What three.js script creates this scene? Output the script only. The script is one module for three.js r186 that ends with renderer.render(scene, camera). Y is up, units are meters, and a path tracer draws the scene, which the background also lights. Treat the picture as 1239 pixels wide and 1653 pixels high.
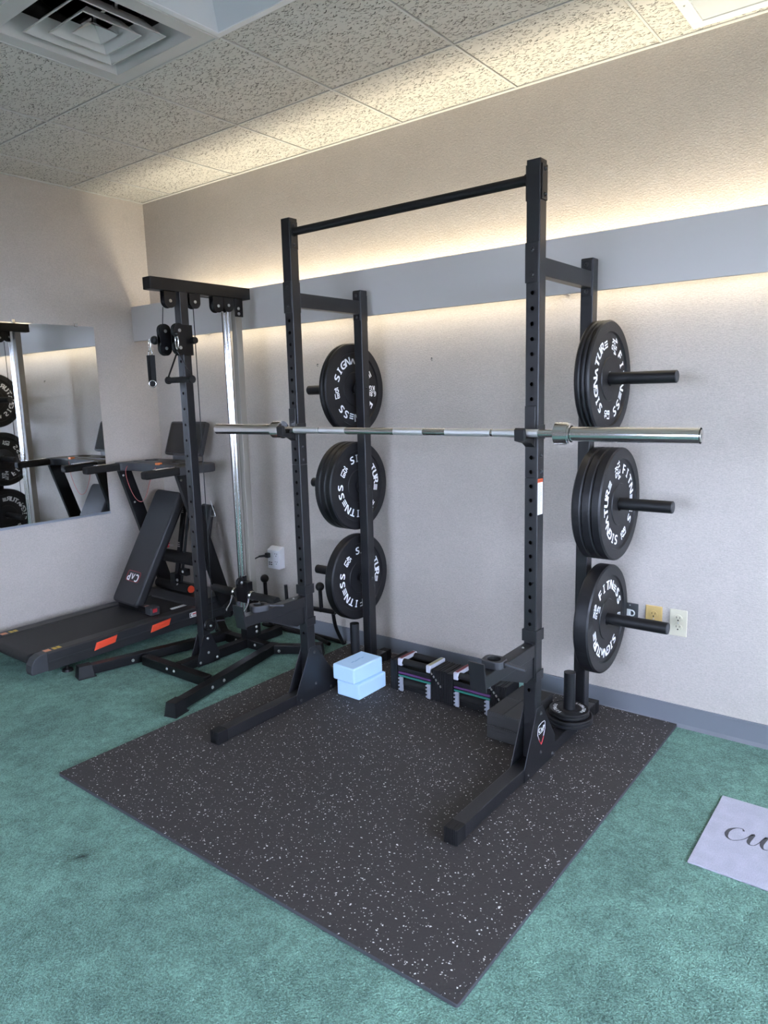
import * as THREE from 'three';
import { RoundedBoxGeometry } from 'three/addons/geometries/RoundedBoxGeometry.js';
import { mergeGeometries } from 'three/addons/utils/BufferGeometryUtils.js';
import { FontLoader } from 'three/addons/loaders/FontLoader.js';
import { RectAreaLightUniformsLib } from 'three/addons/lights/RectAreaLightUniformsLib.js';

// ---------------------------------------------------------------- camera, sky, lights, exposure
RectAreaLightUniformsLib.init();
const scene = new THREE.Scene();
const camera = new THREE.PerspectiveCamera(2 * Math.atan(826.5 / 1157.04) * 180 / Math.PI, 1239 / 1653, 0.05, 60);
camera.position.set(4.3195, 1.4351, 3.0218);
camera.rotation.set(-0.16432, 0.66214, -0.02622, 'YXZ');
scene.add(camera);
const renderer = new THREE.WebGLRenderer({ antialias: true });
renderer.toneMapping = THREE.LinearToneMapping;
renderer.toneMappingExposure = 2.0;
renderer.shadowMap.enabled = true;

// overcast, slightly blue daylight seen through the windows beside and behind the photographer
scene.background = new THREE.Color().setRGB(0.63, 0.735, 1.0);
scene.backgroundIntensity = 15;

const RX = 6.4, FZ = 4.7, H = 2.7166;            // room: x 0..RX, z 0..FZ, ceiling height
const COVE_UP = 18, COVE_DOWN = 5;
const WARM = new THREE.Color().setRGB(1.0, 0.90, 0.68);
{
  const X0 = 0.34, len = RX - X0 - 0.1, XM = X0 + len / 2;
  const up = new THREE.RectAreaLight(WARM, COVE_UP, len, 0.06);
  up.position.set(XM, 1.908, 0.078); up.lookAt(XM, 1.908 + 5, 0.078 - 1.5); up.castShadow = true; scene.add(up);
  const down = new THREE.RectAreaLight(WARM, COVE_DOWN, len, 0.05);
  down.position.set(XM, 1.848, 0.080); down.lookAt(XM, 1.848 - 5, 0.080 - 1.5); down.castShadow = true; scene.add(down);
}

// ---------------------------------------------------------------- helpers
let seed = 12345;
const rnd = () => { seed = (Math.imul(seed, 1664525) + 1013904223) | 0; return (seed >>> 0) / 4294967296; };
const rr = (a, b) => a + (b - a) * rnd();
const V = (x, y, z) => new THREE.Vector3(x, y, z);
const taken = new Map();
const numbered = (n) => { const k = taken.get(n) || 0; taken.set(n, k + 1); return k ? n + '_' + String(k).padStart(3, '0') : n; };

function uvBox(g) {
  if (g.index) g = g.toNonIndexed();
  const p = g.attributes.position, n = g.attributes.normal, uv = new Float32Array(p.count * 2);
  for (let i = 0; i < p.count; i++) {
    const ax = Math.abs(n.getX(i)), ay = Math.abs(n.getY(i)), az = Math.abs(n.getZ(i));
    let u, v;
    if (ay >= ax && ay >= az) { u = p.getX(i); v = p.getZ(i); } else if (ax >= az) { u = p.getZ(i); v = p.getY(i); } else { u = p.getX(i); v = p.getY(i); }
    uv[2 * i] = u; uv[2 * i + 1] = v;
  }
  const o = new THREE.BufferGeometry();
  o.setAttribute('position', p); o.setAttribute('normal', n); o.setAttribute('uv', new THREE.BufferAttribute(uv, 2));
  return o;
}
const flat = (g) => { if (g.index) g = g.toNonIndexed(); for (const k of Object.keys(g.attributes)) if (!['position', 'normal', 'uv'].includes(k)) g.deleteAttribute(k); return g; };
function join(list, keepUv) {
  const l = [list].flat(9).map((g) => (keepUv ? flat(g) : uvBox(g)));
  return l.length === 1 ? l[0] : mergeGeometries(l, false);
}
const box = (x0, x1, y0, y1, z0, z1) => new THREE.BoxGeometry(x1 - x0, y1 - y0, z1 - z0).translate((x0 + x1) / 2, (y0 + y1) / 2, (z0 + z1) / 2);
const rbox = (x0, x1, y0, y1, z0, z1, r = 0.003, s = 2) => new RoundedBoxGeometry(x1 - x0, y1 - y0, z1 - z0, s, r).translate((x0 + x1) / 2, (y0 + y1) / 2, (z0 + z1) / 2);
function orient(g, a, b) { // geometry along +y centred at origin -> from a to b
  const d = b.clone().sub(a), q = new THREE.Quaternion().setFromUnitVectors(V(0, 1, 0), d.clone().normalize());
  return g.applyQuaternion(q).translate((a.x + b.x) / 2, (a.y + b.y) / 2, (a.z + b.z) / 2);
}
const rod = (a, b, r, r2 = r, seg = 20) => { a = V(...a); b = V(...b); return orient(new THREE.CylinderGeometry(r2, r, a.distanceTo(b), seg), a, b); };
function bar(a, b, w, d, r = 0.003, ref) { // square tube from a to b; w across ref-perpendicular
  a = V(...a); b = V(...b); const dir = b.clone().sub(a), L = dir.length(); dir.normalize();
  const up = ref ? V(...ref) : (Math.abs(dir.y) > 0.9 ? V(0, 0, 1) : V(0, 1, 0));
  const xs = new THREE.Vector3().crossVectors(dir, up).normalize(), zs = new THREE.Vector3().crossVectors(xs, dir).normalize();
  const g = new RoundedBoxGeometry(w, L, d, 2, r);
  return g.applyMatrix4(new THREE.Matrix4().makeBasis(xs, dir, zs).setPosition(a.add(b).multiplyScalar(0.5)));
}
const tube = (pts, r, seg = 40, closed = false, rs = 10) => new THREE.TubeGeometry(new THREE.CatmullRomCurve3(pts.map((p) => V(...p)), closed, 'catmullrom', 0.5), seg, r, rs, closed);
const poly = (pts) => new THREE.Shape(pts.map((p) => new THREE.Vector2(...p)));
// shape in (u,v) extruded along x: u -> -z (seen from +x, right is -z), v -> y
const exX = (shape, x0, x1, bev = 0, cs = 10) => { const g = new THREE.ExtrudeGeometry(shape, { depth: x1 - x0 - 2 * bev, bevelEnabled: bev > 0, bevelSize: bev, bevelThickness: bev, bevelOffset: -bev, bevelSegments: 2, curveSegments: cs }); return g.translate(0, 0, bev).rotateY(Math.PI / 2).translate(x0, 0, 0); };
// same with shape given as (z, y)
const exZY = (pts, x0, x1, bev = 0) => exX(poly(pts.map(([z, y]) => [-z, y])), x0, x1, bev);
const exZ = (shape, z0, z1, bev = 0, cs = 12) => new THREE.ExtrudeGeometry(shape, { depth: z1 - z0 - 2 * bev, bevelEnabled: bev > 0, bevelSize: bev, bevelThickness: bev, bevelOffset: -bev, bevelSegments: 2, curveSegments: cs }).translate(0, 0, z0 + bev);
function roundRect(w, h, r, x = 0, y = 0) { const s = new THREE.Shape(); s.moveTo(x - w / 2 + r, y - h / 2); s.lineTo(x + w / 2 - r, y - h / 2); s.quadraticCurveTo(x + w / 2, y - h / 2, x + w / 2, y - h / 2 + r); s.lineTo(x + w / 2, y + h / 2 - r); s.quadraticCurveTo(x + w / 2, y + h / 2, x + w / 2 - r, y + h / 2); s.lineTo(x - w / 2 + r, y + h / 2); s.quadraticCurveTo(x - w / 2, y + h / 2, x - w / 2, y + h / 2 - r); s.lineTo(x - w / 2, y - h / 2 + r); s.quadraticCurveTo(x - w / 2, y - h / 2, x - w / 2 + r, y - h / 2); return s; }

function thing(name, label, category, base = [0, 0, 0], group) {
  const o = new THREE.Group(); o.name = numbered(name); o.position.set(...base); scene.add(o);
  o.userData = { label, category }; if (group) o.userData.group = group;
  return o;
}
const origin = (p) => { const v = V(0, 0, 0); for (let o = p; o && o !== scene; o = o.parent) v.add(o.position); return v; };
// geometries given in world coordinates, mesh hung under parent (parents are not rotated when this is used)
function part(parent, name, geos, mat, keepUv = false) {
  const g = join(geos, keepUv), b = origin(parent); g.translate(-b.x, -b.y, -b.z);
  const m = new THREE.Mesh(g, mat); m.name = name; m.castShadow = m.receiveShadow = true; parent.add(m); return m;
}
function struct(name, geos, mat, keepUv = false) {
  const m = new THREE.Mesh(join(geos, keepUv), mat); m.name = name; m.castShadow = m.receiveShadow = true; m.userData.kind = 'structure'; scene.add(m); return m;
}
function structGroup(name, pos = [0, 0, 0]) { const o = new THREE.Group(); o.name = name; o.position.set(...pos); o.userData.kind = 'structure'; scene.add(o); return o; }
function single(name, label, category, geos, mat, base = [0, 0, 0], group, keepUv = false) {
  const g = join(geos, keepUv); g.translate(-base[0], -base[1], -base[2]);
  const m = new THREE.Mesh(g, mat); m.name = numbered(name); m.position.set(...base); m.castShadow = m.receiveShadow = true;
  m.userData = { label, category }; if (group) m.userData.group = group; scene.add(m); return m;
}
// bolts: shared geometry, dome head with washer, axis +y
const boltGeo = join([new THREE.CylinderGeometry(1.0, 1.0, 0.25, 16).translate(0, 0.12, 0), new THREE.CylinderGeometry(0.45, 0.78, 0.55, 16).translate(0, 0.5, 0), new THREE.CylinderGeometry(0.22, 0.22, 0.05, 6).translate(0, 0.79, 0)]);
function bolt(parent, p, dir, r, mat, name = 'bolt') {
  const m = new THREE.Mesh(boltGeo, mat), b = origin(parent); m.name = name; m.position.set(p[0] - b.x, p[1] - b.y, p[2] - b.z);
  m.quaternion.setFromUnitVectors(V(0, 1, 0), V(...dir)); m.scale.setScalar(r); m.castShadow = m.receiveShadow = true; parent.add(m); return m;
}

// ---------------------------------------------------------------- textures
function hash2(x, y, s) { let h = Math.imul(x, 374761393) + Math.imul(y, 668265263) + Math.imul(s, 1442695041); h = Math.imul(h ^ (h >>> 13), 1274126177); return ((h ^ (h >>> 16)) >>> 0) / 4294967296; }
function tnoise(u, v, px, py, s) { // tileable value noise, u,v in 0..1
  const x = u * px, y = v * py, xi = Math.floor(x), yi = Math.floor(y); let fx = x - xi, fy = y - yi; fx = fx * fx * (3 - 2 * fx); fy = fy * fy * (3 - 2 * fy);
  const x0 = xi % px, x1 = (xi + 1) % px, y0 = yi % py, y1 = (yi + 1) % py;
  const a = hash2(x0, y0, s), b = hash2(x1, y0, s), c = hash2(x0, y1, s), d = hash2(x1, y1, s);
  return a + (b - a) * fx + (c - a) * fy + (a - b - c + d) * fx * fy;
}
function dataTex(n, f, size, srgb = false) {
  const d = new Uint8Array(n * n * 4);
  for (let y = 0; y < n; y++) for (let x = 0; x < n; x++) { const c = f(x / n, y / n, x, y), o = (y * n + x) * 4; d[o] = Math.max(0, Math.min(255, c[0])); d[o + 1] = Math.max(0, Math.min(255, c[1])); d[o + 2] = Math.max(0, Math.min(255, c[2])); d[o + 3] = 255; }
  const t = new THREE.DataTexture(d, n, n, THREE.RGBAFormat); t.wrapS = t.wrapT = THREE.RepeatWrapping; t.magFilter = THREE.LinearFilter; t.minFilter = THREE.LinearMipmapLinearFilter; t.generateMipmaps = true;
  t.repeat.set(1 / size, 1 / size); if (srgb) t.colorSpace = THREE.SRGBColorSpace; t.needsUpdate = true; return t;
}
function canvasTex(w, h, draw, sx, sy, srgb = true) {
  const c = document.createElement('canvas'); c.width = w; c.height = h; const x = c.getContext('2d'); draw(x, w, h);
  const t = new THREE.CanvasTexture(c); t.wrapS = t.wrapT = THREE.RepeatWrapping; if (sx) t.repeat.set(1 / sx, 1 / sy); if (srgb) t.colorSpace = THREE.SRGBColorSpace; t.magFilter = THREE.LinearFilter; return t;
}
const std = (o) => new THREE.MeshStandardMaterial(o), phy = (o) => new THREE.MeshPhysicalMaterial(o);
const lin = (r, g, b) => new THREE.Color().setRGB(r, g, b);

// woven vinyl wall covering: short horizontal and vertical threads
const weave = (u, v) => { const a = tnoise(u, v, 110, 340, 1), b = tnoise(u, v, 320, 120, 2), c = tnoise(u, v, 400, 400, 3); return 0.5 * a + 0.3 * b + 0.2 * c; };
const wallMap = dataTex(1024, (u, v) => { const w = weave(u, v), c = tnoise(u, v, 5, 5, 9) * 0.5 + tnoise(u, v, 11, 11, 10) * 0.5; const k = 0.90 + 0.14 * w + 0.03 * (c - 0.5); return [187 * k, 178 * k, 169 * k]; }, 0.7, true);
const wallBump = dataTex(1024, (u, v) => { const w = weave(u, v) * 255; return [w, w, w]; }, 0.7);
const MWall = std({ map: wallMap, bumpMap: wallBump, bumpScale: 0.0009, roughness: 0.72 });

// carpet: cut pile with fine speckle and broad vacuumed patches
const carpetMap = dataTex(2048, (u, v, x, y) => {
  const f = hash2(x, y, 5), f2 = tnoise(u, v, 720, 720, 6), m = tnoise(u, v, 90, 90, 7), g = tnoise(u, v, 26, 26, 11), c = tnoise(u, v, 8, 8, 8);
  const k = 0.66 + 0.24 * f + 0.34 * f2 + 0.16 * (m - 0.5) + 0.12 * (g - 0.5) + 0.11 * (c - 0.5);
  return [106 * k, 139 * k, 124 * k];
}, 2.6, true);
const carpetBump = dataTex(1024, (u, v, x, y) => { const k = 255 * (0.5 * hash2(x, y, 15) + 0.5 * tnoise(u, v, 300, 300, 16)); return [k, k, k]; }, 1.1);
const MCarpet = phy({ map: carpetMap, bumpMap: carpetBump, bumpScale: 0.006, roughness: 1, specularIntensity: 0.15, sheen: 0.35, sheenColor: lin(0.55, 0.85, 0.82), sheenRoughness: 0.6 });

// fissured mineral-fibre ceiling tile
const fissures = []; for (let i = 0; i < 2300; i++) fissures.push([rnd(), rnd(), rr(-0.6, 0.6), rr(0.004, 0.020) * (rnd() < 0.2 ? 1.7 : 1), rr(0.8, 3.0), rr(0.35, 1)]);
const pins = []; for (let i = 0; i < 1500; i++) pins.push([rnd(), rnd(), rr(0.5, 1.1), rr(0.25, 0.8)]);
function drawTile(x, w, bg, fg) {
  x.fillStyle = bg; x.fillRect(0, 0, w, w); x.lineCap = 'round';
  for (const ox of [-w, 0, w]) for (const oy of [-w, 0, w]) {
    for (const [a, b, t, l, th, al] of fissures) { const X = a * w + ox, Y = b * w + oy; if (X < -40 || X > w + 40 || Y < -40 || Y > w + 40) continue; x.strokeStyle = fg(al); x.lineWidth = th * w / 700; x.beginPath(); const L = l * w, dx = Math.cos(t) * L, dy = Math.sin(t) * L; x.moveTo(X, Y); x.quadraticCurveTo(X + dx * 0.4 - dy * 0.35, Y + dy * 0.4 + dx * 0.35, X + dx, Y + dy); x.stroke(); }
    for (const [a, b, r, al] of pins) { const X = a * w + ox, Y = b * w + oy; if (X < -9 || X > w + 9 || Y < -9 || Y > w + 9) continue; x.fillStyle = fg(al); x.beginPath(); x.arc(X, Y, r * w / 900, 0, 7); x.fill(); }
  }
}
const tileMap = canvasTex(1024, 1024, (x, w) => drawTile(x, w, 'rgb(207,203,195)', (a) => `rgba(52,47,42,${a})`), 0.61, 0.61);
const tileBump = canvasTex(1024, 1024, (x, w) => drawTile(x, w, 'rgb(255,255,255)', (a) => `rgba(0,0,0,${a})`), 0.61, 0.61, false);
const tileMats = [0, 1, 2, 3].map((k) => { const m = tileMap.clone(), b = tileBump.clone(); for (const t of [m, b]) { t.offset.set(k * 0.27, k * 0.41); t.needsUpdate = true; } return std({ map: m, bumpMap: b, bumpScale: 0.003, roughness: 0.95 }); });

// black rubber with light flecks
const flecks = canvasTex(2048, 2048, (x, w) => {
  x.fillStyle = 'rgb(51,47,46)'; x.fillRect(0, 0, w, w);
  for (let i = 0; i < 26000; i++) { const g = 38 + Math.floor(rnd() * 22); x.fillStyle = `rgba(${g},${g - 2},${g - 3},0.5)`; x.beginPath(); x.arc(rnd() * w, rnd() * w, rr(1, 5), 0, 7); x.fill(); }
  for (let i = 0; i < 13500; i++) {
    const g = rnd() < 0.75 ? 205 + rnd() * 35 : 120 + rnd() * 60, s = rnd() < 0.4 ? rr(1.6, 3.7) : rr(0.8, 2.0), X = rnd() * w, Y = rnd() * w, t = rnd() * 7;
    x.fillStyle = `rgb(${g | 0},${g | 0},${(g - 6) | 0})`; x.beginPath();
    for (let k = 0; k < 5; k++) { const a = t + k * 1.257, q = s * rr(0.6, 1.25) * (k % 2 ? 0.8 : 1.15); x[k ? 'lineTo' : 'moveTo'](X + Math.cos(a) * q, Y + Math.sin(a) * q); } x.fill();
  }
}, 1.86, 1.86);
const rubberBump = dataTex(512, (u, v, x, y) => { const k = 255 * (0.4 * hash2(x, y, 25) + 0.6 * tnoise(u, v, 110, 110, 26)); return [k, k, k]; }, 0.4);
const MMat = std({ map: flecks, bumpMap: rubberBump, bumpScale: 0.0006, roughness: 0.72 });
const MMatEdge = std({ color: lin(0.045, 0.045, 0.052), roughness: 0.7 });

const grit = dataTex(512, (u, v, x, y) => { const k = 255 * (0.5 * hash2(x, y, 35) + 0.5 * tnoise(u, v, 200, 200, 36)); return [k, k, k]; }, 0.1);
const MSteel = phy({ specularIntensity: 1, color: lin(0.0125, 0.0125, 0.014), roughness: 0.33, bumpMap: grit, bumpScale: 0.00012 });
const MTower = phy({ specularIntensity: 0.6, color: lin(0.007, 0.007, 0.0078), roughness: 0.36, bumpMap: grit, bumpScale: 0.0001 });
const MBlackPlastic = phy({ specularIntensity: 0.7, color: lin(0.008, 0.008, 0.0088), roughness: 0.5 });
const MGreyPlastic = std({ color: lin(0.035, 0.036, 0.040), roughness: 0.55 });
const MRubber = phy({ specularIntensity: 0.8, color: lin(0.0105, 0.0105, 0.012), roughness: 0.46, bumpMap: rubberBump, bumpScale: 0.0003 });
const MFoam = phy({ specularIntensity: 0.6, color: lin(0.013, 0.0125, 0.012), roughness: 0.8, bumpMap: grit, bumpScale: 0.0004 });
const MWhitePrint = std({ color: lin(0.86, 0.87, 0.88), roughness: 0.6 });
const MChrome = std({ color: lin(0.80, 0.80, 0.80), roughness: 0.13, metalness: 1 });
const MKnurl = std({ color: lin(0.74, 0.73, 0.71), roughness: 0.5, metalness: 1, bumpMap: grit, bumpScale: 0.0006 });
const MZinc = std({ color: lin(0.62, 0.62, 0.61), roughness: 0.28, metalness: 1 });
const MBolt = std({ color: lin(0.03, 0.03, 0.032), roughness: 0.3 });
const MValance = std({ color: lin(0.54, 0.515, 0.495), roughness: 0.55 });
const MBase = std({ color: lin(0.155, 0.165, 0.185), roughness: 0.5 });
const MWhite = std({ color: lin(0.72, 0.72, 0.70), roughness: 0.6 });
const MWhiteGloss = std({ color: lin(0.74, 0.74, 0.76), roughness: 0.35 });
const MGrid = std({ color: lin(0.62, 0.61, 0.58), roughness: 0.5 });
const MVoid = std({ color: lin(0.02, 0.02, 0.02), roughness: 0.9 });
const MOrange = std({ color: lin(0.78, 0.075, 0.03), roughness: 0.45 });
const MRed = std({ color: lin(0.55, 0.02, 0.03), roughness: 0.4 });

// ---------------------------------------------------------------- lettering
const font = await new FontLoader().loadAsync('fonts/droid/droid_sans_bold.typeface.json');
function glyph(ch, s) { // returns {g, w}: flat geometry on z=0 centred in x, baseline 0
  if (ch === 'E') { const w = 0.62 * s, h = 0.72 * s, t = 0.16 * s; const k = [0, (h - t) / 2, h - t].map((y) => new THREE.PlaneGeometry(w, t).translate(0, y + t / 2, 0).toNonIndexed()); return { g: mergeGeometries(k), w }; }
  if (ch === 'A') { const w = 0.74 * s, h = 0.72 * s, t = 0.2 * s; return { g: new THREE.ShapeGeometry(poly([[-w / 2, 0], [-w / 2 + t, 0], [0, h * 0.68], [w / 2 - t, 0], [w / 2, 0], [t * 0.55, h], [-t * 0.55, h]])).toNonIndexed(), w }; }
  const g = new THREE.ShapeGeometry(font.generateShapes(ch, s), 6).toNonIndexed(); g.computeBoundingBox(); const b = g.boundingBox, w = b.max.x - b.min.x; g.translate(-(b.max.x + b.min.x) / 2, 0, 0); return { g, w };
}
const textPlain = (str, s, gap = 0.12) => { const l = []; let x = 0; for (const ch of str) { if (ch === ' ') { x += 0.4 * s; continue; } const { g, w } = glyph(ch, s); l.push(g.translate(x + w / 2, 0, 0)); x += w + gap * s; } const m = mergeGeometries(l); m.translate(-(x - gap * s) / 2, 0, 0); return m; };
// on an arc of radius r (baseline), centred at clockwise angle deg from the top, tops outward; span in degrees
function textArc(str, s, r, deg, span, wide = 1) { const n = str.length; return [...str].map((ch, i) => { const a = (deg - span / 2 + span * i / (n - 1)) * Math.PI / 180; return glyph(ch, s).g.scale(ch === 'I' ? 1 : wide, 1, 1).translate(0, r, 0).rotateZ(-a); }); }
// (u,v) plane -> +x face (seen from +x: right = -z) or -x face (right = +z)
const onPX = (g, x) => g.clone().rotateY(Math.PI / 2).translate(x, 0, 0);
const onNX = (g, x) => g.clone().rotateY(-Math.PI / 2).translate(x, 0, 0);

// ---------------------------------------------------------------- the room
const T = 0.12, TOPY = H + 0.34;
const floor = struct('floor', box(-T, RX + T, -0.1, 0, -T, FZ + T), MCarpet);
{ // dark smudge rubbed into the carpet near the mat corner
  const al = canvasTex(128, 64, (x, w, h) => { x.fillStyle = '#000'; x.fillRect(0, 0, w, h); for (let i = 0; i < 900; i++) { const t = rnd() * 6.283, q = Math.sqrt(rnd()) * rnd(); x.fillStyle = `rgba(255,255,255,${rr(0.05, 0.17)})`; x.beginPath(); x.arc(w / 2 + Math.cos(t) * q * w * 0.5, h / 2 + Math.sin(t) * q * h * 0.5, rr(0.6, 2.4), 0, 7); x.fill(); } }, 0, 0, false);
  const g = new THREE.PlaneGeometry(0.15, 0.06).rotateX(-Math.PI / 2).rotateY(1.07).translate(2.258, 0.0006, 1.987);
  part(floor, 'carpet_stain', g, std({ color: lin(0.035, 0.05, 0.045), roughness: 1, transparent: true, alphaMap: al }), true);
}
struct('wall_back', box(-T, RX + T, 0, TOPY, -T, 0), MWall);
struct('wall_left', box(-T, 0, 0, TOPY, 0, FZ + T), MWall);
const WY0 = 0.6, WY1 = 2.1;
const glass = phy({ color: 0xffffff, transmission: 1, thickness: 0, roughness: 0, ior: 1.45 });
const alu = std({ color: lin(0.25, 0.25, 0.26), roughness: 0.4, metalness: 0.6 });
let nWin = 0;
// a wall with window openings; f maps (along, y, out) boxes to world boxes
function windowWall(name, a0, a1, wins, f) {
  const g = [f(a0, a1, 0, WY0, 0, T), f(a0, a1, WY1, TOPY, 0, T)];
  let u = a0; for (const [a, b] of wins) { g.push(f(u, a, WY0, WY1, 0, T)); u = b; } g.push(f(u, a1, WY0, WY1, 0, T));
  struct(name, g, MWall);
  for (const [a, b] of wins) {
    const m = (a + b) / 2, c = new THREE.Vector3(); const w0 = f(a, b, WY0, WY1, 0, T); w0.computeBoundingBox(); w0.boundingBox.getCenter(c);
    const w = structGroup('window_' + (++nWin), [c.x, WY0, c.z]);
    part(w, 'window_frame', [f(a, b, WY0, WY0 + 0.05, 0.03, 0.08), f(a, b, WY1 - 0.05, WY1, 0.03, 0.08), f(a, a + 0.05, WY0 + 0.05, WY1 - 0.05, 0.03, 0.08), f(b - 0.05, b, WY0 + 0.05, WY1 - 0.05, 0.03, 0.08)], alu);
    part(w, 'mullion', f(m - 0.025, m + 0.025, WY0 + 0.05, WY1 - 0.05, 0.03, 0.08), alu);
    for (const [p, q] of [[a + 0.05, m - 0.025], [m + 0.025, b - 0.05]]) part(w, 'pane', f(p, q, WY0 + 0.05, WY1 - 0.05, 0.052, 0.058), glass);
    part(w, 'window_sill', f(a - 0.04, b + 0.04, WY0 - 0.03, WY0, -0.06, 0.03), MWhite);
  }
}
windowWall('wall_right', 0, FZ + T, [[0.55, 2.25], [2.55, 4.25]], (a, b, y0, y1, o0, o1) => box(RX + o0, RX + o1, y0, y1, a, b));
windowWall('wall_front', 0, RX, [[2.4, 3.9]], (a, b, y0, y1, o0, o1) => box(a, b, y0, y1, FZ + o0, FZ + o1));
{
  const M = std({ color: lin(0.20, 0.175, 0.14), roughness: 0.95 });
  const ground = struct('ground', [box(-20, 40, -0.9, -0.8, FZ + T, 40), box(RX + T, 40, -0.9, -0.8, -20, FZ + T)], M);
  ground.userData.label = 'paved ground outside the windows';
}
struct('baseboard_back', [box(0, RX, 0, 0.093, 0, 0.006), exX(poly([[0, 0], [-0.016, 0], [-0.006, 0.014], [0, 0.014]]), 0, RX), rbox(0, RX, 0.086, 0.0957, 0, 0.007, 0.002)], MBase);
struct('baseboard_left', [box(0, 0.006, 0, 0.0957, 0, FZ)], MBase);
struct('baseboard_right', [box(RX - 0.006, RX, 0, 0.0957, 0, FZ)], MBase);
struct('baseboard_front', [box(0, RX, 0, 0.0957, FZ - 0.006, FZ)], MBase);

// ceiling: slab, hangers' grid and every tile
const GX0 = 0.316, GM = 0.6096, GZ0 = 0.5144;
const xl = [0]; for (let k = 0; GX0 + k * GM < RX; k++) xl.push(GX0 + k * GM); xl.push(RX);
const zl = [0]; for (let k = 0; GZ0 + k * GM < FZ; k++) zl.push(GZ0 + k * GM); zl.push(FZ);
const ceiling = structGroup('ceiling', [0, H, 0]);
part(ceiling, 'slab', box(-T, RX + T, TOPY, TOPY + 0.1, -T, FZ + T), MVoid);
const VENT = [3, 2], LAMP = [[4, 2], [4, 3]]; // cell indices (x, z) taken by fittings
{
  const cache = new Map();
  for (let i = 0; i + 1 < xl.length; i++) for (let j = 0; j + 1 < zl.length; j++) {
    if ((i === VENT[0] && j === VENT[1]) || LAMP.some(([a, b]) => a === i && b === j)) continue;
    if (i === 6 && j === 0) continue;
    const w = xl[i + 1] - xl[i] - 0.015, d = zl[j + 1] - zl[j] - 0.015; if (w < 0.02 || d < 0.02) continue;
    const key = w.toFixed(3) + d.toFixed(3); if (!cache.has(key)) cache.set(key, uvBox(new RoundedBoxGeometry(w, 0.016, d, 1, 0.0015)));
    const m = new THREE.Mesh(cache.get(key), tileMats[(i * 3 + j * 5) % 4]); m.name = 'ceiling_tile'; m.position.set((xl[i] + xl[i + 1]) / 2, 0.0095, (zl[j] + zl[j + 1]) / 2); m.castShadow = m.receiveShadow = true; ceiling.add(m);
  }
  for (const z of zl.slice(1, -1)) part(ceiling, 'grid_bar', [box(0, RX, H - 0.001, H + 0.002, z - 0.0035, z + 0.0035), box(0, RX, H + 0.002, H + 0.04, z - 0.001, z + 0.001)], MGrid);
  for (const x of xl.slice(1, -1)) for (let j = 0; j + 1 < zl.length; j++) part(ceiling, 'grid_bar', [box(x - 0.0045, x + 0.0045, H - 0.002, H + 0.001, zl[j] + 0.004, zl[j + 1] - 0.004), box(x - 0.001, x + 0.001, H + 0.001, H + 0.04, zl[j] + 0.004, zl[j + 1] - 0.004)], MGrid);
  const an = (x0, x1, z0, z1) => box(x0, x1, H - 0.004, H, z0, z1);
  part(ceiling, 'wall_angle', [an(0, RX, 0, 0.018), an(0, 0.018, 0.018, FZ - 0.018), an(0, RX, FZ - 0.018, FZ), an(RX - 0.018, RX, 0.018, FZ - 0.018)], MGrid);
}
// tile with the cut-out for the return grille
const GR = [3.488, 3.925, 0.052, 0.47];
{
  const a = xl[6] + 0.005, z1 = zl[1] - 0.005, y0 = H + 0.001, y1 = H + 0.017;
  part(ceiling, 'ceiling_tile', [box(a, GR[0] + 0.02, y0, y1, 0.005, z1), box(GR[0] + 0.02, GR[1] - 0.02, y0, y1, 0.005, GR[2] + 0.02), box(GR[0] + 0.02, GR[1] - 0.02, y0, y1, GR[3] - 0.02, z1), box(GR[1] - 0.02, xl[7] - 0.005, y0, y1, 0.005, z1)], tileMats[1]);
}

// light cove: valance board with a fluorescent strip behind it
const trim = structGroup('trim_1', [0, 1.8168, 0]);
part(trim, 'valance_board', [rbox(0, RX, 1.8168, 2.0407, 0.133, 0.1512, 0.002)], MValance);
for (let x = 0.6; x < RX; x += 1.2) part(trim, 'bracket', box(x - 0.01, x + 0.01, 1.83, 1.855, 0, 0.133), MValance);
for (let x = 0.34; x + 1.19 < RX; x += 1.21) {
  part(trim, 'lamp_channel', rbox(x, x + 1.2, 1.855, 1.885, 0.045, 0.115, 0.004), MWhite);
  part(trim, 'fluorescent_tube', rod([x + 0.02, 1.894, 0.08], [x + 1.18, 1.894, 0.08], 0.008), std({ color: lin(0.8, 0.8, 0.75), emissive: WARM, emissiveIntensity: 3, roughness: 0.4 }));
}

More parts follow.
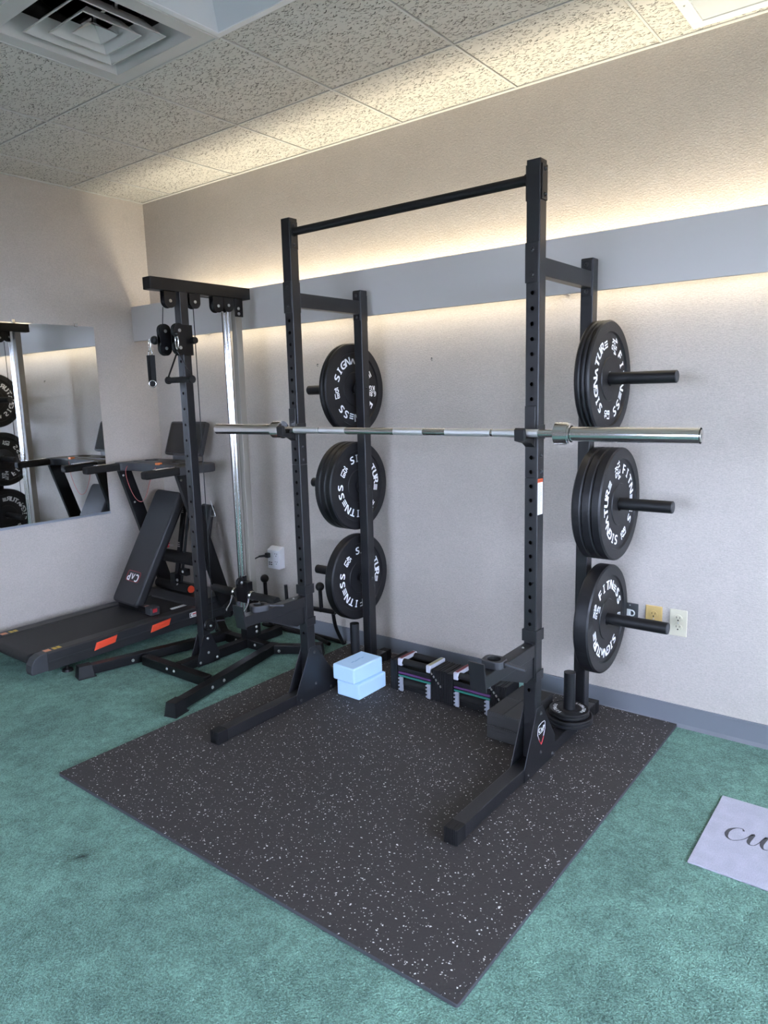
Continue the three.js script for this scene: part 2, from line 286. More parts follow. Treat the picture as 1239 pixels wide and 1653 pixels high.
// ---------------------------------------------------------------- ceiling fittings
{ // square cone diffuser, 2 x 2 ft, in the grid
  const x0 = xl[3] + 0.004, x1 = xl[4] - 0.004, z0 = zl[2] + 0.004, z1 = zl[3] - 0.004, cx = (x0 + x1) / 2, cz = (z0 + z1) / 2;
  const o = thing('ceiling_diffuser', 'grey square ceiling air diffuser with nested louvres next to the ceiling light', 'air vent', [cx, H, cz]);
  const MVent = std({ color: lin(0.55, 0.54, 0.52), roughness: 0.42 }), s = (x1 - x0) / 2;
  const shell = (a0, y0, a1, y1, t = 0.0015) => { // open square frustum skin from half-size a0 at y0 to a1 at y1
    const g = new THREE.CylinderGeometry(a1 * Math.SQRT2, a0 * Math.SQRT2, y1 - y0, 4, 1, true, Math.PI / 4).toNonIndexed(); g.computeVertexNormals();
    const h = new THREE.CylinderGeometry((a1 - t) * Math.SQRT2, (a0 - t) * Math.SQRT2, y1 - y0, 4, 1, true, Math.PI / 4).toNonIndexed(); h.scale(-1, 1, 1); h.computeVertexNormals();
    return [g, h].map((k) => k.translate(cx, (y0 + y1) / 2, cz)); };
  const sq = (a, b, y0, y1) => [box(cx - a, cx + a, y0, y1, cz - a, cz - b), box(cx - a, cx + a, y0, y1, cz + b, cz + a), box(cx - a, cx - b, y0, y1, cz - b, cz + b), box(cx + b, cx + a, y0, y1, cz - b, cz + b)];
  part(o, 'frame', [sq(s, 0.237, H - 0.003, H + 0.004), sq(s, s - 0.006, H - 0.006, H - 0.003)], MVent);
  part(o, 'louvre', shell(0.237, H, 0.205, H + 0.075), MVent);
  part(o, 'louvre', [shell(0.168, H - 0.004, 0.118, H + 0.05), sq(0.172, 0.168, H - 0.005, H - 0.002)], MVent);
  part(o, 'louvre', [shell(0.108, H - 0.004, 0.066, H + 0.042), sq(0.112, 0.108, H - 0.005, H - 0.002)], MVent);
  part(o, 'centre_cone', [shell(0.058, H - 0.002, 0.006, H + 0.03), box(cx - 0.007, cx + 0.007, H + 0.028, H + 0.031, cz - 0.007, cz + 0.007)], MVent);
  part(o, 'hanger', [box(cx - 0.21, cx + 0.21, H + 0.05, H + 0.062, cz - 0.006, cz + 0.006), box(cx - 0.006, cx + 0.006, H + 0.028, H + 0.052, cz - 0.006, cz + 0.006), box(cx - 0.14, cx - 0.128, H + 0.03, H + 0.055, cz - 0.006, cz + 0.006), box(cx + 0.128, cx + 0.14, H + 0.03, H + 0.055, cz - 0.006, cz + 0.006)], MZinc);
  part(o, 'duct_collar', [new THREE.CylinderGeometry(0.18, 0.18, 0.1, 32, 1, true).translate(cx, H + 0.16, cz), new THREE.CylinderGeometry(0.178, 0.178, 0.1, 32, 1, true).scale(-1, 1, 1).translate(cx, H + 0.16, cz)], MZinc);
  part(o, 'duct_box', [sq(0.245, 0.235, H + 0.06, H + 0.24), box(cx - 0.245, cx + 0.245, H + 0.24, H + 0.25, cz - 0.245, cz + 0.245)], MVoid);
}
{ // recessed fluorescent troffer, switched off
  const x0 = xl[4] + 0.004, x1 = xl[5] - 0.004, z0 = zl[2] + 0.004, z1 = zl[4] - 0.004, cx = (x0 + x1) / 2;
  const o = thing('ceiling_light', 'white recessed fluorescent ceiling light at the top edge, switched off', 'ceiling light', [cx, H, (z0 + z1) / 2]);
  const M = std({ color: lin(0.62, 0.63, 0.66), roughness: 0.35 }), b = 0.022, y = H - 0.004;
  part(o, 'frame', [box(x0, x1, y, y + 0.01, z0, z0 + b), box(x0, x1, y, y + 0.01, z1 - b, z1), box(x0, x0 + b, y, y + 0.01, z0 + b, z1 - b), box(x1 - b, x1, y, y + 0.01, z0 + b, z1 - b)], MWhiteGloss);
  const quad = (p) => { const g = new THREE.BufferGeometry(); g.setAttribute('position', new THREE.Float32BufferAttribute([p[0], p[1], p[2], p[0], p[2], p[3]].flat(), 3)); g.computeVertexNormals(); return g; };
  const A = [x0 + b, x1 - b, z0 + b, z1 - b], B = [x0 + 0.14, x1 - 0.14, z0 + 0.16, z1 - 0.16], yt = H + 0.1;
  const c = (r, yy) => [[r[0], yy, r[2]], [r[1], yy, r[2]], [r[1], yy, r[3]], [r[0], yy, r[3]]], lo = c(A, H), hi = c(B, yt);
  for (let k = 0; k < 4; k++) part(o, 'reflector', quad([lo[k], lo[(k + 1) % 4], hi[(k + 1) % 4], hi[k]]), M);
  part(o, 'housing', box(A[0] - 0.01, A[1] + 0.01, yt, yt + 0.02, A[2] - 0.01, A[3] + 0.01), M);
  for (const dx of [-0.09, 0.09]) { part(o, 'fluorescent_tube', rod([cx + dx, H + 0.06, z0 + 0.14], [cx + dx, H + 0.06, z1 - 0.14], 0.016), std({ color: lin(0.8, 0.78, 0.7), roughness: 0.3 })); for (const z of [z0 + 0.1, z1 - 0.14]) part(o, 'lamp_holder', rbox(cx + dx - 0.018, cx + dx + 0.018, H + 0.035, H + 0.1, z, z + 0.04), MWhite); }
}
{ // return-air grille
  const [x0, x1, z0, z1] = GR, b = 0.043;
  const o = thing('return_grille', 'white louvred return air grille in the ceiling at the upper right', 'air vent', [(x0 + x1) / 2, H, (z0 + z1) / 2]);
  part(o, 'frame', [rbox(x0, x1, H - 0.008, H + 0.002, z0, z0 + b, 0.002), rbox(x0, x1, H - 0.008, H + 0.002, z1 - b, z1, 0.002), rbox(x0, x0 + b, H - 0.008, H + 0.002, z0 + b, z1 - b, 0.002), rbox(x1 - b, x1, H - 0.008, H + 0.002, z0 + b, z1 - b, 0.002)], MWhite);
  const n = 22, slat = uvBox(new THREE.BoxGeometry(x1 - x0 - 2 * b, 0.0015, 0.016).rotateX(-0.75));
  for (let k = 0; k < n; k++) { const m = new THREE.Mesh(slat, MWhite); m.name = 'slat'; m.position.set(0, 0.002, z0 + b + (k + 0.5) * (z1 - z0 - 2 * b) / n - (z0 + z1) / 2); m.castShadow = m.receiveShadow = true; o.add(m); }
  part(o, 'duct_box', box(x0 + 0.03, x1 - 0.03, H + 0.03, H + 0.05, z0 + 0.03, z1 - 0.03), MVoid);
  bolt(o, [x0 + 0.022, H - 0.008, 0.25], [0, -1, 0], 0.004, MZinc, 'screw');
}

// ---------------------------------------------------------------- power rack
const MY = 0.012, TW = 0.0505;                    // mat thickness, tube width
const XR0 = 3.161, XR1 = 3.2115, XL0 = 2.0035, XL1 = 2.054, ZU0 = 0.670, ZU1 = 0.720, ZP0 = 0.205, ZP1 = 0.255;
const rack = thing('power_rack', 'black steel squat rack with pull-up bar standing on the speckled mat', 'squat rack', [(XL0 + XR1) / 2, MY, 0.65]);
function holedTube(x0, x1, y0, y1, z0, z1, holes, t = 0.0025) { // front (+z) face has round holes
  const s = new THREE.Shape(); s.moveTo(x0 + 0.004, y0); s.lineTo(x1 - 0.004, y0); s.lineTo(x1 - 0.004, y1); s.lineTo(x0 + 0.004, y1); s.closePath();
  for (const y of holes) { const h = new THREE.Path(); h.absarc((x0 + x1) / 2, y, 0.0072, 0, Math.PI * 2, true); s.holes.push(h); }
  const side = (xa, xb) => box(xa, xb, y0, y1, z0 + 0.004, z1 - 0.004);
  const corner = (x, z, a) => new THREE.CylinderGeometry(0.004, 0.004, y1 - y0, 6, 1, false, a, Math.PI / 2).translate(x, (y0 + y1) / 2, z);
  return [exZ(s, z1 - t, z1, 0, 12), side(x0, x0 + t), side(x1 - t, x1), box(x0 + 0.004, x1 - 0.004, y0, y1, z0, z0 + t), corner(x1 - 0.004, z1 - 0.004, 0), corner(x1 - 0.004, z0 + 0.004, Math.PI / 2), corner(x0 + 0.004, z0 + 0.004, Math.PI), corner(x0 + 0.004, z1 - 0.004, -Math.PI / 2),
    box(x0 + t, x1 - t, y1 - 0.003, y1, z0 + t, z1 - t)];
}
for (const [x0, x1, side] of [[XL0, XL1, -1], [XR0, XR1, 1]]) {
  const holes = []; for (let y = 1.757; y > 0.3; y -= 0.0508) if (Math.abs(y - 1.13) > 0.012) holes.push(y);
  const fy0 = MY + 0.004, fy1 = MY + 0.054, xc = (x0 + x1) / 2;
  const foot = part(rack, 'base_tube', rbox(x0, x1, fy0, fy1, 0.085, 1.255, 0.004), MSteel);
  for (const [z, d] of [[1.236, 1], [0.104, -1]]) { // ribbed end caps that also stand on the mat
    const g = [rbox(x0 - 0.0006, x1 + 0.0006, MY, fy1 + 0.0006, z - 0.02, z + 0.034 * (d > 0 ? 1 : 0.6), 0.003)];
    for (let k = 0; k < 6; k++) g.push(box(x0 + 0.003 + k * 0.0078, x0 + 0.0075 + k * 0.0078, MY + 0.002, fy1 + 0.0016, z - 0.012, z + (d > 0 ? 0.036 : 0.0215)));
    part(foot, 'end_cap', g, MBlackPlastic);
  }
  part(foot, 'foot_pad', box(x0 + 0.004, x1 - 0.004, MY, fy0, 0.60, 0.76), MBlackPlastic);
  part(rack, 'upright', [holedTube(x0, x1, fy1, 1.126, ZU0, ZU1, holes.filter((y) => y < 1.12)), holedTube(x0, x1, 1.1275, 2.182, ZU0, ZU1, holes.filter((y) => y > 1.13))], MSteel);
  part(rack, 'rear_post', [rbox(x0, x1, fy1, 1.928, ZP0, ZP1, 0.004)], MSteel);
  part(rack, 'storage_tube', [rod([xc, fy1, 0.352], [xc, 0.282, 0.352], 0.0238, 0.0238, 28), rod([xc, fy1, 0.352], [xc, fy1 + 0.006, 0.352], 0.032, 0.032, 28)], MSteel);
  // joint brackets at the cross arm
  part(rack, 'cross_arm', [rbox(xc - 0.02, xc + 0.02, 1.815, 1.877, ZP1 + 0.002, ZU0 - 0.006, 0.003), rbox(x0 + 0.004, x1 - 0.004, 1.792, 1.922, ZU0 - 0.006, ZU0, 0.002), rbox(x0 + 0.004, x1 - 0.004, 1.785, 1.92, ZP1, ZP1 + 0.005, 0.002)], MSteel);
  part(rack, 'joint_plate', rbox(x0 - 0.002, x1 - 0.003, 1.790, 1.9215, ZU1 - 0.001, ZU1 + 0.003, 0.002), MSteel);
  part(rack, 'joint_plate', rbox(x0 + 0.003, x1 - 0.003, 1.785, 1.905, ZP0 - 0.005, ZP0, 0.002), MSteel);
  for (const y of [1.815, 1.897]) { bolt(rack, [xc, y, ZU1 + 0.003], [0, 0, 1], 0.0085, MBolt); }
  for (const y of [1.803, 1.903]) bolt(rack, [xc, y, ZP1 + 0.005], [0, 0, 1], 0.0085, MBolt);
  // pull-up bar plates
  const xi = side > 0 ? x0 : x1, xo = side > 0 ? x1 : x0;
  part(rack, 'bar_plate', rbox(Math.min(xi, xi - side * 0.005), Math.max(xi, xi - side * 0.005), 2.055, 2.168, ZU0 + 0.004, ZU1 - 0.004, 0.002), MSteel);
  part(rack, 'bar_plate', rbox(Math.min(xo, xo + side * 0.004), Math.max(xo, xo + side * 0.004), 2.055, 2.168, ZU0 + 0.002, ZU1 - 0.008, 0.002), MSteel);
  for (const y of [2.072, 2.152]) { bolt(rack, [xo + side * 0.004, y, 0.692], [side, 0, 0], 0.0085, MBolt); bolt(rack, [xi - side * 0.005, y, 0.698], [-side, 0, 0], 0.0075, MBolt); }
  // gusset plates either side of the upright
  const gus = [[0.812, fy0 - 0.002], [0.812, 0.064], [0.712, 0.264], [0.668, 0.264], [0.556, 0.10], [0.552, fy0 - 0.002]];
  for (const [a, b, out] of [[x1, x1 + 0.004, 1], [x0 - 0.004, x0, -1]]) {
    const g = part(rack, 'gusset', exZY(gus, a, b, 0.0008), MSteel), xs = out > 0 ? b : a;
    for (const [z, y] of [[0.683, 0.237], [0.681, 0.081], [0.785, 0.032], [0.577, 0.030]]) bolt(g, [xs, y, z], [out, 0, 0], 0.0075, MBolt);
    if (out > 0 && side > 0) { // shield emblem
      const cz = 0.677, top = 0.197, bot = 0.118, X = xs + 0.0004;
      const out1 = [[-0.031, 0.178], [-0.024, 0.192], [0, top], [0.024, 0.196], [0.031, 0.190], [0.031, 0.165], [0.018, 0.138], [0, bot], [-0.018, 0.135], [-0.031, 0.158]];
      const outline = (lo, hi) => out1.map((p, i) => { const q = out1[(i + 1) % out1.length]; return [p, q]; }).filter(([p, q]) => (p[1] + q[1]) / 2 > lo && (p[1] + q[1]) / 2 <= hi).map(([p, q]) => rod([X, p[1], cz - p[0]], [X, q[1], cz - q[0]], 0.0008, 0.0008, 5));
      part(g, 'emblem', [outline(0.128, 1), onPX(textPlain('CAP', 0.021).scale(1, 0.85, 1), X + 0.0006).translate(0, 0.164, cz), rod([X, 0.157, cz + 0.020], [X, 0.161, cz - 0.020], 0.0008, 0.0008, 5)], MWhitePrint);
      part(g, 'emblem_tip', [rod([X, 0.134, cz + 0.019], [X, 0.110, cz], 0.0016, 0.0016, 5), rod([X, 0.136, cz - 0.019], [X, 0.110, cz], 0.0016, 0.0016, 5)], MRed);
    }
  }
  for (const y of [1.148, 1.205]) bolt(rack, [x1, y, 0.695], [1, 0, 0], 0.0075, MBolt);
  // plate storage pegs
  const ends = side > 0 ? [3.529, 3.533, 3.533] : [1.666, 1.67, 1.672];
  (side > 0 ? [1.468, 0.978, 0.498] : [1.460, 0.973, 0.494]).forEach((y, i) => {
    const p = part(rack, 'weight_peg', [rod([side > 0 ? x1 : x0, y, 0.23], [ends[i], y, 0.23], 0.0238, 0.0238, 32), rod([side > 0 ? x1 : x0, y, 0.23], [(side > 0 ? x1 : x0) + side * 0.006, y, 0.23], 0.036, 0.036, 28)], MBlackPlastic);
    part(p, 'peg_cap', rod([ends[i], y, 0.23], [ends[i] + side * 0.003, y, 0.23], 0.0226, 0.021, 32), MGreyPlastic);
    bolt(rack, [side > 0 ? x0 : x1, y, 0.23], [-side, 0, 0], 0.007, MBolt);
    if (i === 1) for (const dy of [0.12, 0.17]) bolt(rack, [x0, y + dy, 0.23], [-1, 0, 0], 0.0075, MBolt);
  });
}
part(rack, 'pull_up_bar', [rod([XL1 + 0.005, 2.126, 0.697], [XR0 - 0.005, 2.126, 0.697], 0.0165, 0.0165, 28), rod([XL1 + 0.005, 2.126, 0.697], [XL1 + 0.012, 2.126, 0.697], 0.02, 0.02, 28), rod([XR0 - 0.005, 2.126, 0.697], [XR0 - 0.012, 2.126, 0.697], 0.02, 0.02, 28)], MBlackPlastic);
{ // warning sticker: orange head, lines of tiny print
  const tx = canvasTex(128, 384, (x, w, h) => { x.fillStyle = '#e9e6df'; x.fillRect(0, 0, w, h); x.fillStyle = '#d0562a'; x.fillRect(0, 0, w, 40); x.fillStyle = '#2a2422'; x.font = 'bold 22px sans-serif'; x.fillText('WARNING', 8, 28); for (let y = 54; y < h - 8; y += 11) { x.fillStyle = 'rgba(60,60,66,0.75)'; x.fillRect(8, y, 60 + rnd() * 50, 4); } });
  const g = new THREE.PlaneGeometry(0.040, 0.128).rotateY(Math.PI / 2).translate(XR1 + 0.0006, 1.059, 0.7);
  part(rack, 'warning_sticker', g, std({ map: tx, roughness: 0.6 }), true);
}
// J-hooks
function jHook(x0, x1, label) {
  const o = thing('j_hook', label, 'bar hook', [(x0 + x1) / 2, 1.236, ZU1], 'bar hooks on the uprights'), a = x0 + 0.002, b = x1 - 0.008;
  part(o, 'back_plate', rbox(a, b, 1.236, 1.378, ZU1 + 0.0005, ZU1 + 0.0065, 0.002), MSteel);
  part(o, 'cradle', exZY([[ZU1 + 0.006, 1.236], [ZU1 + 0.030, 1.250], [ZU1 + 0.088, 1.262], [ZU1 + 0.090, 1.300], [ZU1 + 0.080, 1.306], [ZU1 + 0.072, 1.300], [ZU1 + 0.066, 1.273], [ZU1 + 0.016, 1.270], [ZU1 + 0.006, 1.282]], a + 0.002, b - 0.002, 0.002), MBlackPlastic);
  part(o, 'side_lug', rbox(x1 + 0.0005, x1 + 0.005, 1.262, 1.312, ZU0 + 0.004, ZU1 + 0.012, 0.0015), MSteel);
}
jHook(XR0, XR1, 'black bar hook on the upright nearest the camera');
jHook(XL0, XL1, 'black bar hook on the upright nearer the cable tower');
// spotter arms
function spotter(x0, x1, label) {
  const xc = (x0 + x1) / 2, o = thing('spotter_arm', label, 'spotter arm', [xc, 0.44, ZU1], 'spotter arms on the uprights');
  const a = x0 + 0.003, b = x1 - 0.003, z1 = 1.085;
  part(o, 'arm_tube', rbox(a, b, 0.468, 0.5155, ZU1 + 0.006, z1, 0.003), MSteel);
  part(o, 'back_plate', rbox(a, b, 0.385, 0.5155, ZU1 + 0.0005, ZU1 + 0.006, 0.0015), MSteel);
  part(o, 'brace', exZY([[ZU1 + 0.006, 0.468], [ZU1 + 0.006, 0.392], [ZU1 + 0.055, 0.385], [z1 - 0.10, 0.468]], xc - 0.003, xc + 0.016, 0.0008), MSteel);
  part(o, 'end_plate', exZY([[z1, 0.462], [z1 + 0.006, 0.462], [z1 + 0.022, 0.566], [z1 + 0.016, 0.566], [z1, 0.50]], x0 - 0.004, x1 + 0.004, 0.0008), MSteel);
  part(o, 'top_collar', [rbox(x0 - 0.004, x1 + 0.005, 0.524, 0.568, ZU1 + 0.0005, ZU1 + 0.007, 0.002), rbox(x1 + 0.0005, x1 + 0.005, 0.524, 0.568, ZU0 - 0.004, ZU1 + 0.006, 0.0015), rbox(x0 - 0.0045, x0 - 0.0005, 0.524, 0.568, ZU0 - 0.004, ZU1 + 0.006, 0.0015)], MSteel);
  for (const [p, q] of [[x1 + 0.0005, x1 + 0.005], [x0 - 0.0045, x0 - 0.0005]]) part(o, 'lower_collar', rbox(p, q, 0.372, 0.41, ZU0 - 0.004, ZU1 + 0.006, 0.0015), MSteel);
  bolt(o, [xc, 0.5155, 0.775], [0, 1, 0], 0.005, MZinc);
}
spotter(XR0, XR1, 'black spotter arm on the upright with the shield emblem');
spotter(XL0, XL1, 'black spotter arm on the upright beside the blue foam blocks');

// barbell
{
  const y = 1.286, z = 0.762, L = 1.555, R = 3.755;
  const o = thing('barbell', 'long chrome olympic barbell resting across the rack hooks', 'barbell', [(L + R) / 2, y, z]);
  const r = (a, b, q, n = 32) => rod([a, y, z], [b, y, z], q, q, n);
  part(o, 'shaft', r(2.0, 3.31, 0.0138, 28), MChrome);
  for (const [a, b] of [[2.075, 2.22], [2.225, 2.37], [2.62, 2.76], [2.86, 3.05], [3.06, 3.235]]) part(o, 'knurl', r(a, b, 0.0143, 28), MKnurl);
  for (const [a, b, c, d, s] of [[1.555, 1.945, 1.945, 2.0, -1], [3.755, 3.352, 3.352, 3.300, 1]]) {
    const sl = part(o, 'sleeve', [r(a, b, 0.0245, 40), r(a, a + s * -0.004, 0.0249, 40)], MChrome);
    part(sl, 'end_cap', [r(a, a + s * 0.003, 0.019, 32), r(a + s * 0.003, a + s * 0.005, 0.007, 16)], MZinc);
    part(o, 'collar', [r(c, c - s * 0.006, 0.0345, 40), r(c - s * 0.006, d, 0.0385, 40), r(c, c - s * 0.003, 0.028, 40)], MChrome);
  }
}

// ---------------------------------------------------------------- bumper plates
function plateGeos(th, R = 0.225, hub = 0.0262) { // lathe about x, centre at origin
  const h = th / 2, f = h - 0.004, p = [[hub, -f], [0.082, -f], [0.085, -f + 0.003], [0.178, -f + 0.003], [0.182, -h], [R - 0.006, -h], [R, -h + 0.006], [R, h - 0.006], [R - 0.006, h], [0.182, h], [0.178, f - 0.003], [0.085, f - 0.003], [0.082, f], [hub, f], [hub, -f]];
  const g = new THREE.LatheGeometry(p.map(([a, b]) => new THREE.Vector2(a, b)), 72).toNonIndexed(); g.computeVertexNormals();
  return smoothLathe(g).rotateZ(-Math.PI / 2);
}
function smoothLathe(g) { // radial facets get smooth normals round the axis, creases between profile segments stay sharp
  const p = g.attributes.position, n = g.attributes.normal;
  for (let i = 0; i < p.count; i += 3) {
    const ny = n.getY(i), nr = Math.sqrt(Math.max(0, 1 - ny * ny)); const cx = (p.getX(i) + p.getX(i + 1) + p.getX(i + 2)), cz = (p.getZ(i) + p.getZ(i + 1) + p.getZ(i + 2));
    const s = Math.sign(n.getX(i) * cx + n.getZ(i) * cz) || 1;
    for (let k = 0; k < 3; k++) { const x = p.getX(i + k), z = p.getZ(i + k), l = Math.hypot(x, z) || 1; n.setXYZ(i + k, s * nr * x / l, ny, s * nr * z / l); }
  }
  return g;
}
function plateText(lb, kg, th, span = 126) {
  const l = [textArc('SIGNATURE', 0.038, 0.123, 0, span, 1.28), textArc('FITNESS', 0.038, 0.123, 180, 104, 1.28)];
  const two = (a, b, deg) => [textPlain(a, 0.026, 0.08).translate(0, 0.007, 0), textPlain(b, 0.026, 0.08).translate(0, -0.021, 0)].map((g) => g.rotateZ(-Math.PI / 2).translate(0, 0.137, 0).rotateZ(Math.PI).rotateZ(0)).map((g) => g.rotateZ(Math.PI).rotateZ(-deg * Math.PI / 180));
  l.push(two(kg, 'KG', 96), two(lb, 'LB', 264));
  const g = mergeGeometries(l.flat(9).map(flat)), f = th / 2 - 0.0065;
  return [onPX(g, f), onNX(g, -f)];
}
const plateKinds = {};
function plateKind(lb, kg, th, span) {
  return plateKinds[lb + '/' + th] ||= { body: uvBox(plateGeos(th)), text: join(plateText(lb, kg, th, span)) };
}
function ringGeo(x) { const s = new THREE.Shape(); s.absarc(0, 0, 0.030, 0, 7); const h = new THREE.Path(); h.absarc(0, 0, 0.0262, 0, 7, true); s.holes.push(h); return onPX(new THREE.ShapeGeometry(s, 24), x); }
function plate(lb, kg, th, span, xc, y, rot, label, group) {
  const k = plateKind(lb, kg, th, span), o = thing('bumper_plate', label, 'weight plate', [xc, y - 0.0022, 0.23], group);
  o.rotation.x = -rot * Math.PI / 180;
  const m = (n, g, mt) => { const q = new THREE.Mesh(g, mt); q.name = n; q.castShadow = q.receiveShadow = true; o.add(q); };
  m('rubber_disc', k.body, MRubber); m('lettering', k.text, MWhitePrint); m('hub_ring', k.hub ||= join([ringGeo(th / 2 - 0.0036), ringGeo(-th / 2 + 0.0036)]), MZinc);
}
{
  const top = 'top peg beside the yellow and ivory outlets side', g = 'bumper plates on the rack pegs'; void top;
  // camera-side pegs (right post)
  plate('15', '6.80', 0.0235, 126, 3.2345, 1.468, 120, 'thin black bumper plate against the post on the top right peg', g);
  plate('10', '4.54', 0.018, 122, 3.2552, 1.468, 300, 'thin black bumper plate in the middle of the top right peg', g);
  plate('10', '4.54', 0.018, 122, 3.2734, 1.468, 281, 'black 10 lb bumper plate, outermost on the top right peg', g);
  plate('25', '11.34', 0.0378, 118, 3.2400, 0.978, 30, 'black bumper plate nearest the post on the middle right peg', g);
  plate('25', '11.34', 0.0378, 118, 3.2780, 0.978, 140, 'black bumper plate between two others on the middle right peg', g);
  plate('25', '11.34', 0.0378, 118, 3.3160, 0.978, 250, 'black 25 lb bumper plate, outermost on the middle right peg', g);
  plate('45', '20.41', 0.060, 112, 3.2675, 0.498, 198, 'thick black 45 lb bumper plate alone on the lowest right peg', g);
  // pegs on the far post
  plate('15', '6.80', 0.0235, 130, 1.9735, 1.460, 356, 'black 15 lb bumper plate facing the camera on the top left peg', g);
  plate('15', '6.80', 0.0235, 130, 1.9495, 1.460, 80, 'black bumper plate hidden behind the 15 lb plate on the top left peg', g);
  plate('25', '11.34', 0.0355, 118, 1.9738, 0.973, 40, 'black 25 lb bumper plate next to the post on the middle left peg', g);
  plate('25', '11.34', 0.0355, 118, 1.9380, 0.973, 160, 'middle of three black bumper plates on the middle left peg', g);
  plate('25', '11.34', 0.0355, 118, 1.9022, 0.973, 280, 'black bumper plate farthest out on the middle left peg', g);
  plate('45', '20.41', 0.055, 112, 1.9535, 0.494, 50, 'thick black 45 lb bumper plate alone on the lowest left peg', g);
}
// small change plates on the right storage tube
{
  const body = (R, th) => { const h = th / 2, g = new THREE.LatheGeometry([[0.0255, -h], [R - 0.003, -h], [R, -h + 0.003], [R, h - 0.003], [R - 0.003, h], [R - 0.008, h], [R - 0.010, h - 0.0015], [0.045, h - 0.0015], [0.042, h], [0.0255, h], [0.0255, -h]].map(([a, b]) => new THREE.Vector2(a, b)), 56).toNonIndexed(); g.computeVertexNormals(); return smoothLathe(g); };
  let y = 0.0725; const xc = (XR0 + XR1) / 2, grp = 'small change plates on the storage tube';
  const rows = [[0.096, 0.014, 'larger small black plate, bottom of the stack on the storage tube'], [0.096, 0.014, 'larger small black plate, second from the bottom on the storage tube'], [0.081, 0.012, 'smaller black change plate, second from the top of the stack'], [0.081, 0.012, 'small black lettered change plate on top of the stack']];
  rows.forEach(([R, th, label], i) => {
    const o = thing('change_plate', label, 'weight plate', [xc, y + th / 2, 0.352], grp); o.rotation.y = i * 0.9 - 0.5;
    const m = (n, g, mt) => { const q = new THREE.Mesh(g, mt); q.name = n; q.castShadow = q.receiveShadow = true; o.add(q); };
    m('rubber_disc', uvBox(body(R, th)), MRubber);
    if (i === 3) m('lettering', join([textArc('SIGNATURE', 0.014, 0.052, 180, 92), textArc('FITNESS', 0.014, 0.052, 0, 74)].flat().map((g) => g.rotateX(-Math.PI / 2).translate(0, th / 2 - 0.001, 0))), MWhitePrint);
    y += th + 0.0006;
  });
}
// screw-lever bar clamps standing on the spotter arms
function clamp(x, y, z, turn, label) {
  const o = thing('bar_clamp', label, 'bar clamp', [x, y, z], 'bar clamps on the spotter arms'); o.rotation.y = turn;
  const s = roundRect(0.078, 0.068, 0.026), h = new THREE.Path(); h.absarc(0, 0, 0.0235, 0, 7, true); s.holes.push(h);
  const add = (n, g, mt, p = o) => { const q = new THREE.Mesh(uvBox(g), mt); q.name = n; q.castShadow = q.receiveShadow = true; p.add(q); return q; };
  add('clamp_ring', exZ(s, 0, 0.027, 0.003, 24).rotateX(-Math.PI / 2), MGreyPlastic);
  add('rubber_liner', new THREE.CylinderGeometry(0.0235, 0.0235, 0.024, 28, 1, true).translate(0, 0.0135, 0), MFoam);
  add('hinge', rbox(0.036, 0.046, 0.004, 0.024, -0.010, 0.012, 0.003), MBlackPlastic);
  add('lever', bar([0.042, 0.018, 0.004], [0.112, 0.003, -0.004], 0.018, 0.009, 0.003), MGreyPlastic);
}
clamp(3.186, 0.5156, 0.985, 0.1, 'round dark clamp on the spotter arm near the shield emblem');
clamp(2.0285, 0.5156, 0.985, 1.1, 'round dark clamp on the spotter arm near the cable tower');

// ---------------------------------------------------------------- speckled rubber mat
{
  const x0 = 1.708, x1 = 3.527, z0 = 0.012, z1 = 1.774;
  const o = thing('rubber_mat', 'large black speckled rubber gym mat under the rack', 'mat', [(x0 + x1) / 2, 0, (z0 + z1) / 2]);
  const top = new THREE.PlaneGeometry(x1 - x0 - 0.003, z1 - z0 - 0.003).rotateX(-Math.PI / 2).translate((x0 + x1) / 2, MY, (z0 + z1) / 2);
  part(o, 'top_layer', top, MMat);
  const s = new THREE.Shape(); const r = 0.012, w = x1 - x0, d = z1 - z0;
  part(o, 'base_layer', [exZ(roundRect(w, d, r), 0, MY - 0.0004, 0.002).rotateX(-Math.PI / 2).translate((x0 + x1) / 2, 0, (z0 + z1) / 2)], MMatEdge); void s;
  // interlock joints showing at the corner and edges
  const joint = (pts) => part(o, 'interlock_joint', tube(pts.map(([a, b]) => [a, MY + 0.0001, b]), 0.0009, 30, false, 6), MVoid);
  joint([[3.478, 1.772], [3.480, 1.752], [3.488, 1.744], [3.500, 1.742], [3.512, 1.736], [3.518, 1.724], [3.520, 1.705]]);
  joint([[3.214, 1.185], [3.226, 1.184], [3.240, 1.176], [3.243, 1.162], [3.236, 1.150], [3.222, 1.144], [3.2155, 1.140]]);
  joint([[3.526, 0.968], [3.514, 0.966], [3.506, 0.956], [3.505, 0.944], [3.498, 0.934]]);
}

// ---------------------------------------------------------------- foam blocks
function yogaBlock(x0, x1, y0, y1, z0, z1, mat, label, group, extra) {
  const o = thing('foam_block', label, 'foam block', [(x0 + x1) / 2, y0, (z0 + z1) / 2], group);
  part(o, 'block', rbox(x0, x1, y0, y1, z0, z1, 0.008, 3), mat); if (extra) extra(o); return o;
}
const foamB = dataTex(256, (u, v, x, y) => { const k = 255 * (0.6 * hash2(x, y, 45) + 0.4 * tnoise(u, v, 60, 60, 46)); return [k, k, k]; }, 0.12);
const MBlue = std({ color: lin(0.50, 0.72, 0.95), roughness: 0.8, bumpMap: foamB, bumpScale: 0.0005 }), MMint = std({ color: lin(0.55, 0.90, 0.82), roughness: 0.8, bumpMap: foamB, bumpScale: 0.0005 }), MBlackFoam = std({ color: lin(0.030, 0.029, 0.029), roughness: 0.75, bumpMap: foamB, bumpScale: 0.0006 });
